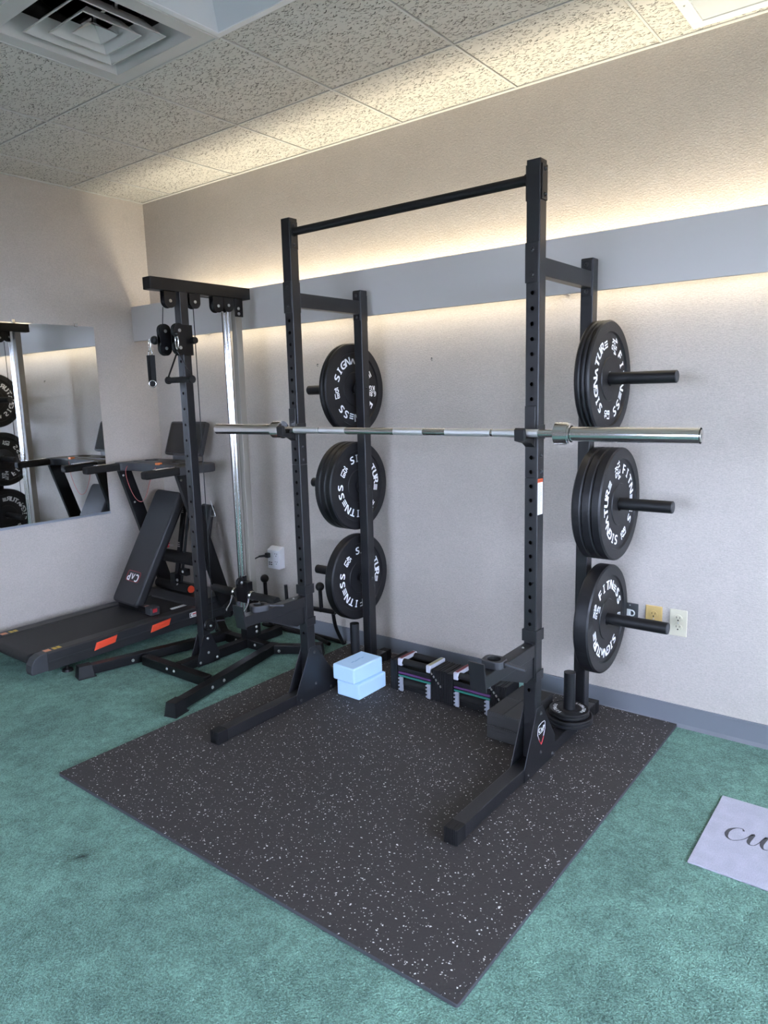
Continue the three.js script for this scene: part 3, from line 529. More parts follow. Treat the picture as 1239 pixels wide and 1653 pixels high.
yogaBlock(2.1190, 2.2560, MY, 0.088, 0.392, 0.602, MBlue, 'light blue foam yoga block, lower of the two', 'light blue foam blocks');
{
  const o = yogaBlock(2.102, 2.239, 0.0882, 0.165, 0.398, 0.608, MBlue, 'light blue foam yoga block, stacked on top of another', 'light blue foam blocks');
  o.rotation.y = -0.03;
  const t = new THREE.Mesh(join([-4, -3, -2, -1, 0, 1, 2, 3, 4].map((k) => new THREE.BoxGeometry(0.006 + (k % 2 ? 0.003 : 0), 0.0006, 0.007).translate(0.002 * (k % 3), 0, k * 0.0105))), std({ color: lin(0.27, 0.52, 0.78), roughness: 0.85 })); t.name = 'embossed_mark'; t.position.set(0.0, 0.07685, 0.0); o.add(t);
}
{
  const B = [2.924, 3.074, 0.262, 0.577];
  [[MY, 0.0705, 'black foam block beside the rack upright, lower of the two'], [0.0707, 0.131, 'black grooved foam block on top, beside the rack upright']].forEach(([y0, y1, label], i) => {
    const o = thing('foam_block', label, 'foam block', [(B[0] + B[1]) / 2, y0, (B[2] + B[3]) / 2], 'black foam blocks'), xm = (B[0] + B[1]) / 2, zm = (B[2] + B[3]) / 2;
    part(o, 'block', rbox(B[0], B[1], y0, y1 - 0.003, B[2], B[3], 0.005, 2), MBlackFoam);
    for (const [a, b] of [[B[0], xm], [xm, B[1]]]) for (const [c, d] of [[B[2], zm], [zm, B[3]]]) part(o, 'top_pad', rbox(a + 0.001, b - 0.001, y1 - 0.006, y1, c + 0.001, d - 0.001, 0.002), MBlackFoam);
    part(o, 'front_ridge', [rbox(B[0] + 0.02, B[0] + 0.085, y0 + 0.022, y0 + 0.040, B[3] - 0.002, B[3] + 0.0012, 0.001), rbox(B[0] + 0.002, B[1] - 0.002, y1 - 0.008, y1 - 0.004, B[3] - 0.002, B[3] + 0.002, 0.001)], MBlackFoam);
    void i;
  });
}
yogaBlock(2.872, 2.915, MY, 0.135, 0.10, 0.20, MMint, 'pale mint foam block behind the adjustable dumbbells');

// ---------------------------------------------------------------- adjustable block dumbbells
function dumbbell(dx, label) {
  const o = thing('adjustable_dumbbell', label, 'dumbbell', [2.45 + dx, MY, 0.34], 'adjustable block dumbbells');
  const Z0 = 0.272, Z1 = 0.408, mk = (n, g, mt) => part(o, n, [g].flat(9).map((q) => q.translate(dx, 0, 0)), mt);
  const MBlk = MBlackPlastic, MPur = std({ color: lin(0.10, 0.035, 0.12), roughness: 0.5 }), MGrn = std({ color: lin(0.02, 0.16, 0.12), roughness: 0.5 }), MWh = std({ color: lin(0.50, 0.51, 0.57), roughness: 0.45 });
  const slab = (x, w, k) => rbox(x, x + w, MY + 0.002 + (k % 2) * 0.002, 0.166 - (k % 3) * 0.0015, Z0 + k * 0.0015, Z1 - k * 0.0015, 0.0015, 1);
  for (let k = 0; k < 4; k++) mk('weight_slab', slab(2.293 + k * 0.0112, 0.0092, 3 - k), MBlk);
  for (let k = 0; k < 7; k++) mk('weight_slab', slab(2.534 + k * 0.0105, 0.0086, k), MBlk);
  for (const x of [2.338, 2.502]) mk('end_bracket', [rbox(x, x + 0.026, 0.160, 0.178, Z0 + 0.004, Z1 - 0.004, 0.004), rbox(x, x + 0.024, 0.142, 0.176, Z1 - 0.020, Z1 - 0.003, 0.004)], MWh);
  mk('bracket_label', [box(2.342, 2.358, 0.178, 0.1786, Z0 + 0.012, Z1 - 0.012)], std({ color: lin(0.16, 0.02, 0.025), roughness: 0.4 }));
  mk('bracket_label', [box(2.507, 2.523, 0.178, 0.1786, Z0 + 0.012, Z1 - 0.012)], std({ color: lin(0.30, 0.29, 0.16), roughness: 0.4 }));
  for (const z of [Z0 + 0.022, Z1 - 0.022]) mk('top_handle', rod([2.36, 0.160, z], [2.506, 0.160, z], 0.0155, 0.0155, 20), MFoam);
  mk('cage_wall', [rbox(2.342, 2.53, 0.118, 0.138, Z1 - 0.010, Z1 - 0.001, 0.002), rbox(2.345, 2.53, 0.012 + 0.001, 0.118, Z0 + 0.02, Z1 - 0.055, 0.002), rbox(2.342, 2.53, 0.118, 0.146, Z0 + 0.002, Z0 + 0.010, 0.002), rbox(2.345, 2.53, MY + 0.001, 0.04, Z0 + 0.01, Z1 - 0.03, 0.002), rbox(2.336, 2.342, MY + 0.002, 0.15, Z0 + 0.01, Z1 - 0.01, 0.002), rbox(2.528, 2.5335, MY + 0.002, 0.15, Z0 + 0.01, Z1 - 0.01, 0.002)], MBlk);
  mk('weight_rail', rbox(2.343, 2.529, 0.104, 0.114, Z1 - 0.008, Z1, 0.002), MPur);
  mk('weight_rail', rbox(2.343, 2.529, 0.090, 0.099, Z1 - 0.006, Z1 + 0.001, 0.002), MGrn);
  for (const z of [Z0 + 0.004]) mk('weight_rail', rbox(2.343, 2.529, 0.090, 0.099, z - 0.004, z + 0.003, 0.002), MGrn);
  mk('grip', rod([2.366, 0.056, Z1 - 0.028], [2.506, 0.056, Z1 - 0.028], 0.019, 0.019, 20), MFoam);
  for (const x of [2.346, 2.506]) { const g = [rbox(x, x + 0.018, MY + 0.002, 0.086, Z1 - 0.014, Z1 - 0.004, 0.002)]; for (let k = 0; k < 4; k++) g.push(rbox(x - 0.008, x + 0.006, 0.018 + k * 0.018, 0.026 + k * 0.018, Z1 - 0.014, Z1 - 0.003, 0.002)); mk('comb', g, std({ color: lin(0.30, 0.31, 0.35), roughness: 0.5 })); }
  mk('selector_pin', [0, 1, 2, 3, 4].map((k) => rod([2.534 + k * 0.012, 0.148 - k * 0.013, Z1 - 0.002], [2.540 + k * 0.012, 0.143 - k * 0.013, Z1 + 0.003], 0.004, 0.004, 8)), MZinc);
}
dumbbell(0, 'black adjustable block dumbbell right beside the blue foam blocks');
dumbbell(0.3145, 'black adjustable block dumbbell nearer the rack upright with emblem');

// ---------------------------------------------------------------- door mat
{
  const x0 = 3.810, x1 = 4.55, z0 = 0.470, z1 = 0.914;
  const o = thing('door_mat', 'flat pale lavender-grey mat with dark script lettering on the carpet', 'mat', [(x0 + x1) / 2, 0, (z0 + z1) / 2]);
  const fm = dataTex(256, (u, v, x, y) => { const k = 0.88 + 0.16 * hash2(x, y, 55) + 0.06 * tnoise(u, v, 9, 9, 56); return [174 * k, 173 * k, 184 * k]; }, 0.25, true);
  part(o, 'felt', rbox(x0, x1, 0.0005, 0.006, z0, z1, 0.002, 1), std({ map: fm, roughness: 0.95, bumpMap: grit, bumpScale: 0.0008 }));
  // script strokes: varying width ribbon along a curve, (x across, z down)
  const pen = (pts) => { const c = new THREE.CatmullRomCurve3(pts.map(([a, b, w]) => V(a, 0, b))), ws = pts.map((p) => p[2]), n = 60, pos = []; let pl, pr;
    for (let i = 0; i <= n; i++) { const t = i / n, p = c.getPoint(t), d = c.getTangent(t), k = t * (ws.length - 1), i0 = Math.min(ws.length - 2, Math.floor(k)), w = (ws[i0] + (ws[i0 + 1] - ws[i0]) * (k - i0)) / 2; const l = [p.x + d.z * w, 0.0064, p.z - d.x * w], r = [p.x - d.z * w, 0.0064, p.z + d.x * w]; if (pl) pos.push(...pl, ...pr, ...r, ...pl, ...r, ...l); pl = l; pr = r; }
    const g = new THREE.BufferGeometry(); g.setAttribute('position', new THREE.Float32BufferAttribute(pos, 3)); g.setAttribute('uv', new THREE.Float32BufferAttribute(new Array(pos.length / 3 * 2).fill(0), 2)); g.computeVertexNormals(); const nn = g.attributes.normal; for (let i = 0; i < nn.count; i++) nn.setXYZ(i, 0, 1, 0); return g; };
  const c1 = pen([[3.9163, 0.656, 0.007], [3.9097, 0.6446, 0.003], [3.8933, 0.6497, 0.003], [3.8774, 0.6708, 0.01], [3.8734, 0.6993, 0.012], [3.8808, 0.7193, 0.006], [3.8952, 0.7264, 0.003], [3.9102, 0.7169, 0.0025], [3.924, 0.7009, 0.0025], [3.932, 0.6846, 0.003]]);
  const u1 = pen([[3.932, 0.6846, 0.003], [3.9452, 0.6577, 0.01], [3.9415, 0.6822, 0.013], [3.9395, 0.7083, 0.011], [3.9446, 0.7199, 0.005], [3.9554, 0.7182, 0.0025], [3.9656, 0.6988, 0.0025], [3.9739, 0.6684, 0.003], [3.982, 0.6515, 0.01], [3.9771, 0.6784, 0.013], [3.976, 0.7034, 0.011], [3.9847, 0.7211, 0.005], [3.996, 0.7189, 0.0025]]);
  part(o, 'lettering', [c1, u1], std({ color: lin(0.06, 0.06, 0.065), roughness: 0.9 }));
}

// ---------------------------------------------------------------- wall things
{ // mirror on the left wall
  const z0 = 0.436, z1 = 1.66, y0 = 0.706, y1 = 1.897;
  const o = thing('wall_mirror', 'large frameless mirror hung on the side wall above the treadmill', 'mirror', [0, y0, (z0 + z1) / 2]);
  part(o, 'mirror_glass', box(0.002, 0.007, y0, y1, z0, z1), std({ color: lin(0.86, 0.88, 0.88), metalness: 1, roughness: 0.015 }));
  part(o, 'bottom_channel', rbox(0.001, 0.012, y0 - 0.008, y0 + 0.006, z0 - 0.002, z1, 0.001), std({ color: lin(0.32, 0.34, 0.38), roughness: 0.35, metalness: 0.5 }));
  for (const z of [0.555, 0.94, 1.35]) part(o, 'mirror_clip', [rbox(0.001, 0.012, y1 - 0.006, y1 + 0.018, z - 0.011, z + 0.011, 0.003)], MChrome);
}
function outlet(x, y, col, label, kind) {
  const o = thing('wall_outlet', label, 'outlet', [x, y, 0]), M = std({ color: col, roughness: 0.4 });
  part(o, 'cover_plate', [rbox(x - 0.035, x + 0.035, y - 0.057, y + 0.057, 0.0005, 0.006, 0.003)], M);
  part(o, 'screw', kind === 'jack' ? rod([x, y + 0.048, 0.006], [x, y + 0.048, 0.0075], 0.003) : rod([x, y, 0.006], [x, y, 0.0075], 0.003), MZinc);
  if (kind === 'jack') part(o, 'jack', [rbox(x - 0.022, x + 0.004, y + 0.0, y + 0.03, 0.006, 0.010, 0.002), new THREE.TorusGeometry(0.012, 0.003, 8, 24).translate(x + 0.008, y + 0.014, 0.008)], MWhite);
  else for (const dy of [0.0195, -0.0195]) { const f = part(o, 'socket', rod([x, y + dy, 0.006], [x, y + dy, 0.009], 0.0168, 0.016, 24), M); part(f, 'socket_slot', [box(x - 0.0075, x - 0.0055, y + dy + 0.001, y + dy + 0.009, 0.009, 0.0094), box(x + 0.0055, x + 0.0075, y + dy + 0.001, y + dy + 0.009, 0.009, 0.0094), rod([x, y + dy - 0.007, 0.009], [x, y + dy - 0.007, 0.0094], 0.003)], MVoid); }
}
outlet(3.309, 0.452, lin(0.05, 0.052, 0.055), 'dark grey data wall plate half hidden behind the lowest plate', 'jack');
outlet(3.410, 0.456, lin(0.55, 0.38, 0.14), 'tan yellow wall outlet partly hidden by the lowest peg', 'duplex');
outlet(3.511, 0.455, lin(0.62, 0.57, 0.43), 'ivory wall outlet, rightmost on the back wall', 'duplex');
{ // white multi-plug adapter with a plug and cord
  const o = thing('plug_adapter', 'white multi-socket plug adapter on the wall behind the rack', 'plug adapter', [1.13, 0.45, 0]);
  part(o, 'body', [exX(poly([[-0.045, 0.384], [0, 0.384], [0, 0.518], [-0.012, 0.518], [-0.045, 0.50]]), 1.075, 1.18, 0.003)], MWhiteGloss);
  part(o, 'socket_slots', [[1.15, 0.475], [1.15, 0.425]].map(([x, y]) => [box(x - 0.009, x - 0.006, y, y + 0.008, 0.0452, 0.046), box(x + 0.006, x + 0.009, y, y + 0.008, 0.0452, 0.046), rod([x, y - 0.009, 0.0452], [x, y - 0.009, 0.046], 0.003)]), MVoid);
  part(o, 'usb_ports', [box(1.085, 1.097, 0.405, 0.411, 0.0452, 0.046), box(1.102, 1.114, 0.405, 0.411, 0.0452, 0.046), box(1.085, 1.097, 0.418, 0.424, 0.0452, 0.046), box(1.102, 1.114, 0.418, 0.424, 0.0452, 0.046)], MVoid);
  const c = thing('appliance_cord', 'black power cord drooping from the white plug adapter', 'cord', [1.09, 0.46, 0.06]);
  part(c, 'plug', [rbox(1.075, 1.105, 0.452, 0.482, 0.046, 0.07, 0.005), rod([1.085, 0.465, 0.06], [1.03, 0.455, 0.075], 0.009, 0.006, 12)], MBlackPlastic);
  part(c, 'cable', tube([[1.035, 0.456, 0.075], [0.995, 0.43, 0.09], [0.965, 0.36, 0.095], [0.955, 0.27, 0.09], [0.94, 0.15, 0.085], [0.90, 0.03, 0.085], [0.82, 0.012, 0.09]], 0.0045), MBlackPlastic);
}
for (const [x, y, l] of [[2.291, 1.600, 'tiny hook left in the bare wall between the rack uprights'], [1.5224, 1.604, 'tiny hook left in the wall beside the left plates']]) single('wall_hook', l, 'hook', [rod([x, y, 0], [x, y, 0.006], 0.003), tube([[x, y, 0.006], [x, y - 0.006, 0.010], [x + 0.002, y - 0.012, 0.006], [x + 0.004, y - 0.010, 0.003]], 0.0012, 12)], MBolt, [x, y, 0], 'small wall hooks');

// ---------------------------------------------------------------- cable tower
{
  const XC = 1.24, o = thing('cable_tower', 'black plate-loaded cable pulley tower with chrome guide rods', 'cable machine', [XC, 0, 0.6]);
  const y0 = 0.012, y1 = 0.062, ym = 0.037, B = 0.05;
  part(o, 'front_cross_tube', rbox(0.985, 1.515, y0, y1, 0.865, 0.915, 0.003), MTower);
  part(o, 'centre_beam', rbox(XC - 0.025, XC + 0.025, y0, y1, 0.13, 0.8645, 0.003), MTower);
  part(o, 'rear_cross_tube', [rbox(1.075, XC - 0.0255, y0, y1, 0.36, 0.41, 0.003), rbox(XC + 0.0255, 1.405, y0, y1, 0.36, 0.41, 0.003)], MTower);
  for (const s of [-1, 1]) {
    const X = (d) => XC + s * d;
    const r = part(o, 'side_rail', bar([X(0.190), ym, 0.35], [X(0.385), ym, 1.15], B, B), MTower);
    const cap = (cx, cz, dx, dz) => { const l = Math.hypot(dx, dz), a = Math.atan2(dx, dz); const g = new THREE.CylinderGeometry(0.037, 0.047, 0.066, 4, 1).rotateY(Math.PI / 4); g.scale(1, 1, 1.25).rotateY(a).translate(cx + dx / l * 0.02, 0.034, cz + dz / l * 0.02); const n = g.toNonIndexed(); n.computeVertexNormals(); return [n, bar([cx - dx / l * 0.03, 0.003, cz - dz / l * 0.03], [cx + dx / l * 0.062, 0.003, cz + dz / l * 0.062], 0.072, 0.006, 0.002)]; };
    part(r, 'end_cap', cap(X(0.385), 1.15, s * 0.195, 0.8), MBlackPlastic);
    const f = part(o, 'rear_foot', bar([X(0.195), ym - 0.001, 0.385], [X(0.395), ym - 0.001, 0.257], B - 0.002, B - 0.002), MTower);
    part(f, 'end_cap', cap(X(0.395), 0.257, s * 0.235, -0.15), MBlackPlastic);
    // zinc bolts
    const rx = 0.195 / 0.8, out = (d, z) => bolt(r, [X(0.190 + (z - 0.35) * rx + 0.026), ym + d, z], V(s * 0.971, 0, -0.237).toArray(), 0.0085, MZinc);
    if (s > 0) { out(0, 0.93); out(0, 0.84); }
    else bolt(r, [X(0.385 - 0.06) + 0.026, ym, 0.94], V(0.971, 0, 0.237).toArray(), 0.0085, MZinc);
    bolt(f, [X(0.245) + (s > 0 ? 0.02 : 0.02), ym, 0.365 + 0.027], [0.5, 0, 0.86], 0.0085, MZinc);
  }
  for (const x of [XC - 0.03, XC + 0.03]) bolt(o, [x, ym + 0.004, 0.915], [0, 0, 1], 0.008, MZinc);
  for (const x of [1.17, 1.33]) bolt(o, [x, ym + 0.005, 0.411], [0, 0, 1], 0.008, MZinc);
  // front post
  const holes = []; for (let y = 0.42; y < 1.66; y += 0.08) holes.push(y);
  part(o, 'front_post', holedTube(XC - 0.025, XC + 0.025, y1, 1.958, 0.663, 0.712, holes), MSteel);
  for (const [a, b, s] of [[XC + 0.0255, XC + 0.0295, 1], [XC - 0.0295, XC - 0.0255, -1]]) {
    const g = part(o, 'post_gusset', exZY([[0.762, 0.010], [0.758, 0.062], [0.712, 0.172], [0.664, 0.172], [0.614, 0.060], [0.614, 0.010]], a, b, 0.0008), MSteel);
    for (const [z, y] of [[0.687, 0.151], [0.688, 0.072], [0.632, 0.030], [0.744, 0.030]]) bolt(g, [s > 0 ? b : a, y, z], [s, 0, 0], 0.0075, MZinc);
  }
  const pulley = (p, name, x, y, z, r, w = 0.018) => { const g = new THREE.LatheGeometry([[0.006, -w / 2], [r * 0.55, -w / 2], [r * 0.6, -w / 4], [r * 0.85, -w / 4], [r * 0.88, -w / 2], [r, -w / 2], [r - 0.006, 0], [r, w / 2], [r * 0.88, w / 2], [r * 0.85, w / 4], [r * 0.6, w / 4], [r * 0.55, w / 2], [0.006, w / 2]].map(([a, b]) => new THREE.Vector2(a, b)), 32).toNonIndexed(); g.computeVertexNormals(); const q = part(p, name, smoothLathe(g).rotateZ(-Math.PI / 2).translate(x, y, z), MBlackPlastic); bolt(q, [x + w / 2, y, z], [1, 0, 0], 0.008, MZinc, 'axle_bolt'); return q; };
  pulley(o, 'pulley', XC + 0.042, 0.224, 0.678, 0.033);
  // top beam with hanging pulley housings
  const bm = part(o, 'top_beam', rbox(XC - 0.034, XC + 0.026, 1.958, 2.018, 0.245, 0.874, 0.003), MTower);
  part(bm, 'end_cap', [rbox(XC - 0.033, XC + 0.025, 1.959, 2.017, 0.870, 0.879, 0.002)], MBlackPlastic);
  for (const [z, y, r] of [[0.762, 1.912, 0.034], [0.612, 1.918, 0.034], [0.462, 1.910, 0.034], [0.392, 1.918, 0.034]]) {
    const s = new THREE.Shape(); s.moveTo(-z - r, 1.958); s.lineTo(-z - r, y); s.absarc(-z, y, r, Math.PI, 2 * Math.PI, false); s.lineTo(-z + r, 1.958); s.closePath();
    const h = part(o, 'pulley_housing', [exX(s, XC + 0.013, XC + 0.017), exX(s, XC - 0.017, XC - 0.013)], MTower);
    pulley(o, 'pulley', XC, y, z, 0.030, 0.018); bolt(h, [XC + 0.017, y, z], [1, 0, 0], 0.008, MZinc); bolt(h, [XC - 0.017, y, z], [-1, 0, 0], 0.008, MZinc);
  }
  part(o, 'rear_bracket', rbox(XC + 0.018, XC + 0.023, 1.862, 1.958, 0.30, 0.356, 0.0015), MTower);
  for (const y of [1.905, 1.878]) bolt(o, [XC + 0.023, y, 0.331], [1, 0, 0], 0.0085, MZinc);
  part(o, 'rear_post', rbox(XC - 0.02, XC + 0.018, 0.13, 1.957, 0.308, 0.350, 0.003), std({ color: lin(0.26, 0.235, 0.20), roughness: 0.45 }));
  part(o, 'post_foot', [rbox(XC - 0.026, XC + 0.0235, y1, 0.13, 0.300, 0.408, 0.002), rbox(XC - 0.0225, XC + 0.021, 0.13, 0.30, 0.302, 0.356, 0.002)], MTower);
  for (const y of [0.117, 0.089]) bolt(o, [XC + 0.0235, y, 0.333], [1, 0, 0], 0.009, MZinc);
  for (const dx of [-0.030, -0.004]) part(o, 'guide_rod', rod([XC + dx, 0.0625, 0.385], [XC + dx, 1.957, 0.385], 0.0115, 0.0115, 24), MChrome);
  // weight carriage
  const c = part(o, 'weight_carriage', [rbox(XC - 0.052, XC + 0.050, 0.275, 0.40, 0.366, 0.404, 0.004), rbox(XC - 0.012, XC + 0.012, 0.40, 0.43, 0.374, 0.396, 0.003)], MTower);
  for (const s of [-1, 1]) part(c, 'loading_sleeve', [rod([XC + s * 0.05, 0.323, 0.388], [XC + s * 0.268, 0.323, 0.388], 0.0225, 0.0225, 28), rod([XC + s * 0.05, 0.323, 0.388], [XC + s * 0.056, 0.323, 0.388], 0.032, 0.032, 28)], MFoam);
  pulley(o, 'pulley', XC + 0.002, 0.397, 0.414, 0.027, 0.02);
  // trolley on the front post
  const t = part(o, 'trolley', [rbox(XC - 0.031, XC + 0.031, 1.65, 1.80, 0.7125, 0.718, 0.002), rbox(XC + 0.0255, XC + 0.031, 1.65, 1.80, 0.655, 0.7125, 0.002), rbox(XC - 0.031, XC - 0.0255, 1.65, 1.80, 0.655, 0.7125, 0.002), rbox(XC - 0.031, XC + 0.031, 1.65, 1.80, 0.652, 0.6575, 0.002)], MTower);
  part(t, 'pop_pin_knob', [rod([XC + 0.031, 1.722, 0.668], [XC + 0.048, 1.722, 0.668], 0.008), rod([XC + 0.048, 1.722, 0.668], [XC + 0.072, 1.722, 0.668], 0.019, 0.016, 10)], MBlackPlastic);
  for (const [x, z] of [[XC - 0.036, 0.776], [XC + 0.040, 0.748]]) {
    const s = roundRect(0.064, 0.148, 0.032, -z, 1.727);
    const h = part(t, 'swivel_housing', [exX(s, x + 0.011, x + 0.014), exX(s, x - 0.014, x - 0.011)], MTower);
    for (const y of [1.768, 1.684]) { pulley(o, 'pulley', x, y, z, 0.036, 0.018); bolt(h, [x + 0.014, y, z], [1, 0, 0], 0.0085, MZinc); }
    part(t, 'pivot', rod([x, 1.70, 0.718], [x, 1.75, 0.718], 0.009), MZinc);
  }
  // cables
  const cb = (n, pts, r = 0.0024) => part(o, 'cable', pts.slice(1).map((p, i) => rod(pts[i], p, r, r, 8)), MBlackPlastic);
  cb('a', [[XC - 0.03, 1.885, 0.775], [XC - 0.036, 1.80, 0.78]]);
  cb('b', [[XC, 1.949, 0.60], [XC, 1.949, 0.40]]);
  cb('c', [[XC, 1.882, 0.428], [XC + 0.002, 0.424, 0.423]]);
  cb('d', [[XC + 0.034, 1.90, 0.640], [XC + 0.040, 0.25, 0.652]]);
  // spring collars on the carriage sleeves
  for (const [x, l] of [[1.166, 'chrome spring collar on the carriage sleeve nearer the treadmill'], [1.308, 'chrome spring collar on the carriage sleeve nearer the rack']]) {
    const k = thing('spring_collar', l, 'spring collar', [x, 0.323, 0.388], 'spring collars on the tower carriage'), ring = [];
    for (let i = 0; i <= 48; i++) { const a = i / 48 * Math.PI * 5; ring.push([x - 0.006 + 0.012 * i / 48, 0.323 + 0.0253 * Math.sin(a), 0.388 + 0.0253 * Math.cos(a)]); }
    part(k, 'coil', tube(ring, 0.0024, 120, false, 8), MChrome);
    for (const s of [0, 1]) part(k, 'wire_grip', tube([[x - 0.005 + s * 0.01, 0.312, 0.414], [x - 0.010 + s * 0.004, 0.27, 0.425], [x - 0.030 + s * 0.008, 0.235, 0.436 + s * 0.004], [x - 0.034 + s * 0.014, 0.222, 0.440 + s * 0.006]], 0.0022, 24, false, 8), MChrome);
  }
  // two hand grips
  const link = (p, x, y, z, w, h) => part(p, 'carabiner', tube([[x, y, z], [x + w, y - h * 0.25, z], [x + w * 0.8, y - h * 0.8, z], [x, y - h, z], [x - w * 0.8, y - h * 0.8, z], [x - w, y - h * 0.25, z]], 0.0028, 40, true, 8), MChrome);
  const s1 = thing('strap_handle', 'black webbing strap handle hanging at the tower side nearer the mirror', 'cable handle', [1.10, 1.5, 0.795]);
  part(s1, 'stop_ball', new THREE.SphereGeometry(0.022, 24, 16).translate(1.150, 1.727, 0.795), MBlackPlastic);
  part(s1, 'cable_end', [rod([1.150, 1.727, 0.795], [1.186, 1.727, 0.79], 0.003), rod([1.13, 1.727, 0.795], [1.105, 1.728, 0.795], 0.005)], MZinc);
  link(s1, 1.105, 1.735, 0.795, 0.008, 0.055);
  part(s1, 'ring', new THREE.TorusGeometry(0.016, 0.0024, 8, 28).translate(1.106, 1.667, 0.795), MChrome);
  part(s1, 'strap', [exX(poly([[-0.810, 1.655], [-0.780, 1.655], [-0.781, 1.515], [-0.809, 1.515]]), 1.092, 1.095), exX(poly([[-0.810, 1.655], [-0.780, 1.655], [-0.781, 1.515], [-0.809, 1.515]]), 1.118, 1.121), rbox(1.092, 1.121, 1.650, 1.656, 0.780, 0.810, 0.002)], std({ color: lin(0.012, 0.012, 0.013), roughness: 0.85 }));
  part(s1, 'grip', rod([1.106 - 0.030, 1.512, 0.795 - 0.022], [1.106 + 0.030, 1.512, 0.795 + 0.022], 0.0165, 0.0165, 20), MFoam);
  for (const k of [-1, 1]) part(s1, 'grip_end', new THREE.TorusGeometry(0.0165, 0.0026, 8, 24).rotateY(0.94).translate(1.106 + k * 0.031, 1.512, 0.795 + k * 0.0225), MChrome);
  const s2 = thing('stirrup_handle', 'black triangular stirrup handle hanging in front of the tower post', 'cable handle', [1.31, 1.5, 0.785]);
  link(s2, 1.316, 1.742, 0.785, 0.011, 0.068);
  part(s2, 'stop_ball', new THREE.SphereGeometry(0.014, 20, 14).translate(1.316, 1.748, 0.785), MBlackPlastic);
  part(s2, 'frame', [tube([[1.316, 1.665, 0.785], [1.308, 1.655, 0.785], [1.269, 1.60, 0.785], [1.230, 1.546, 0.785], [1.226, 1.534, 0.785], [1.236, 1.528, 0.785]], 0.0042, 50), tube([[1.316, 1.665, 0.785], [1.324, 1.655, 0.785], [1.366, 1.60, 0.785], [1.408, 1.546, 0.785], [1.413, 1.534, 0.785], [1.404, 1.528, 0.785]], 0.0022, 50)], MTower);
  part(s2, 'grip', [rod([1.226, 1.526, 0.785], [1.414, 1.526, 0.785], 0.0145, 0.0145, 24), rod([1.221, 1.526, 0.785], [1.231, 1.526, 0.785], 0.019, 0.019, 24), rod([1.409, 1.526, 0.785], [1.419, 1.526, 0.785], 0.019, 0.019, 24)], MFoam);
}

// ---------------------------------------------------------------- low stand with ball-topped posts behind the tower
{
  const o = thing('accessory_stand', 'low black tubular stand with ball-topped posts against the back wall', 'stand', [1.4, 0, 0.12]), z = 0.13;
  part(o, 'floor_rail', [tube([[1.02, 0.014, 0.06], [1.15, 0.014, 0.055], [1.33, 0.014, 0.055], [1.47, 0.016, 0.065], [1.56, 0.018, 0.09], [1.625, 0.018, 0.112]], 0.0125, 50)], MTower);
  part(o, 'cross_bar', rod([1.05, 0.203, z], [1.70, 0.225, z], 0.0135), MTower);
  for (const x of [1.09, 1.68]) part(o, 'leg', tube([[x, 0.205 + (x > 1.5 ? 0.02 : 0), z], [x, 0.13, z - 0.02], [x, 0.03, 0.06], [x + 0.005, 0.014, 0.05]], 0.011, 24), MTower);
  part(o, 'back_leg_rail', rod([1.09, 0.013, 0.035], [1.68, 0.013, 0.035], 0.011), MTower);
  for (const [x, y] of [[1.131, 0.341], [1.588, 0.357]]) { const p = part(o, 'post', rod([x + 0.006, 0.21, z], [x, y, z], 0.0115), MTower); part(p, 'ball', new THREE.SphereGeometry(0.0255, 28, 18).translate(x, y, z), MBlackPlastic); }
  part(o, 'post', rod([1.316, 0.21, z], [1.311, 0.328, z], 0.0105), MTower);
}

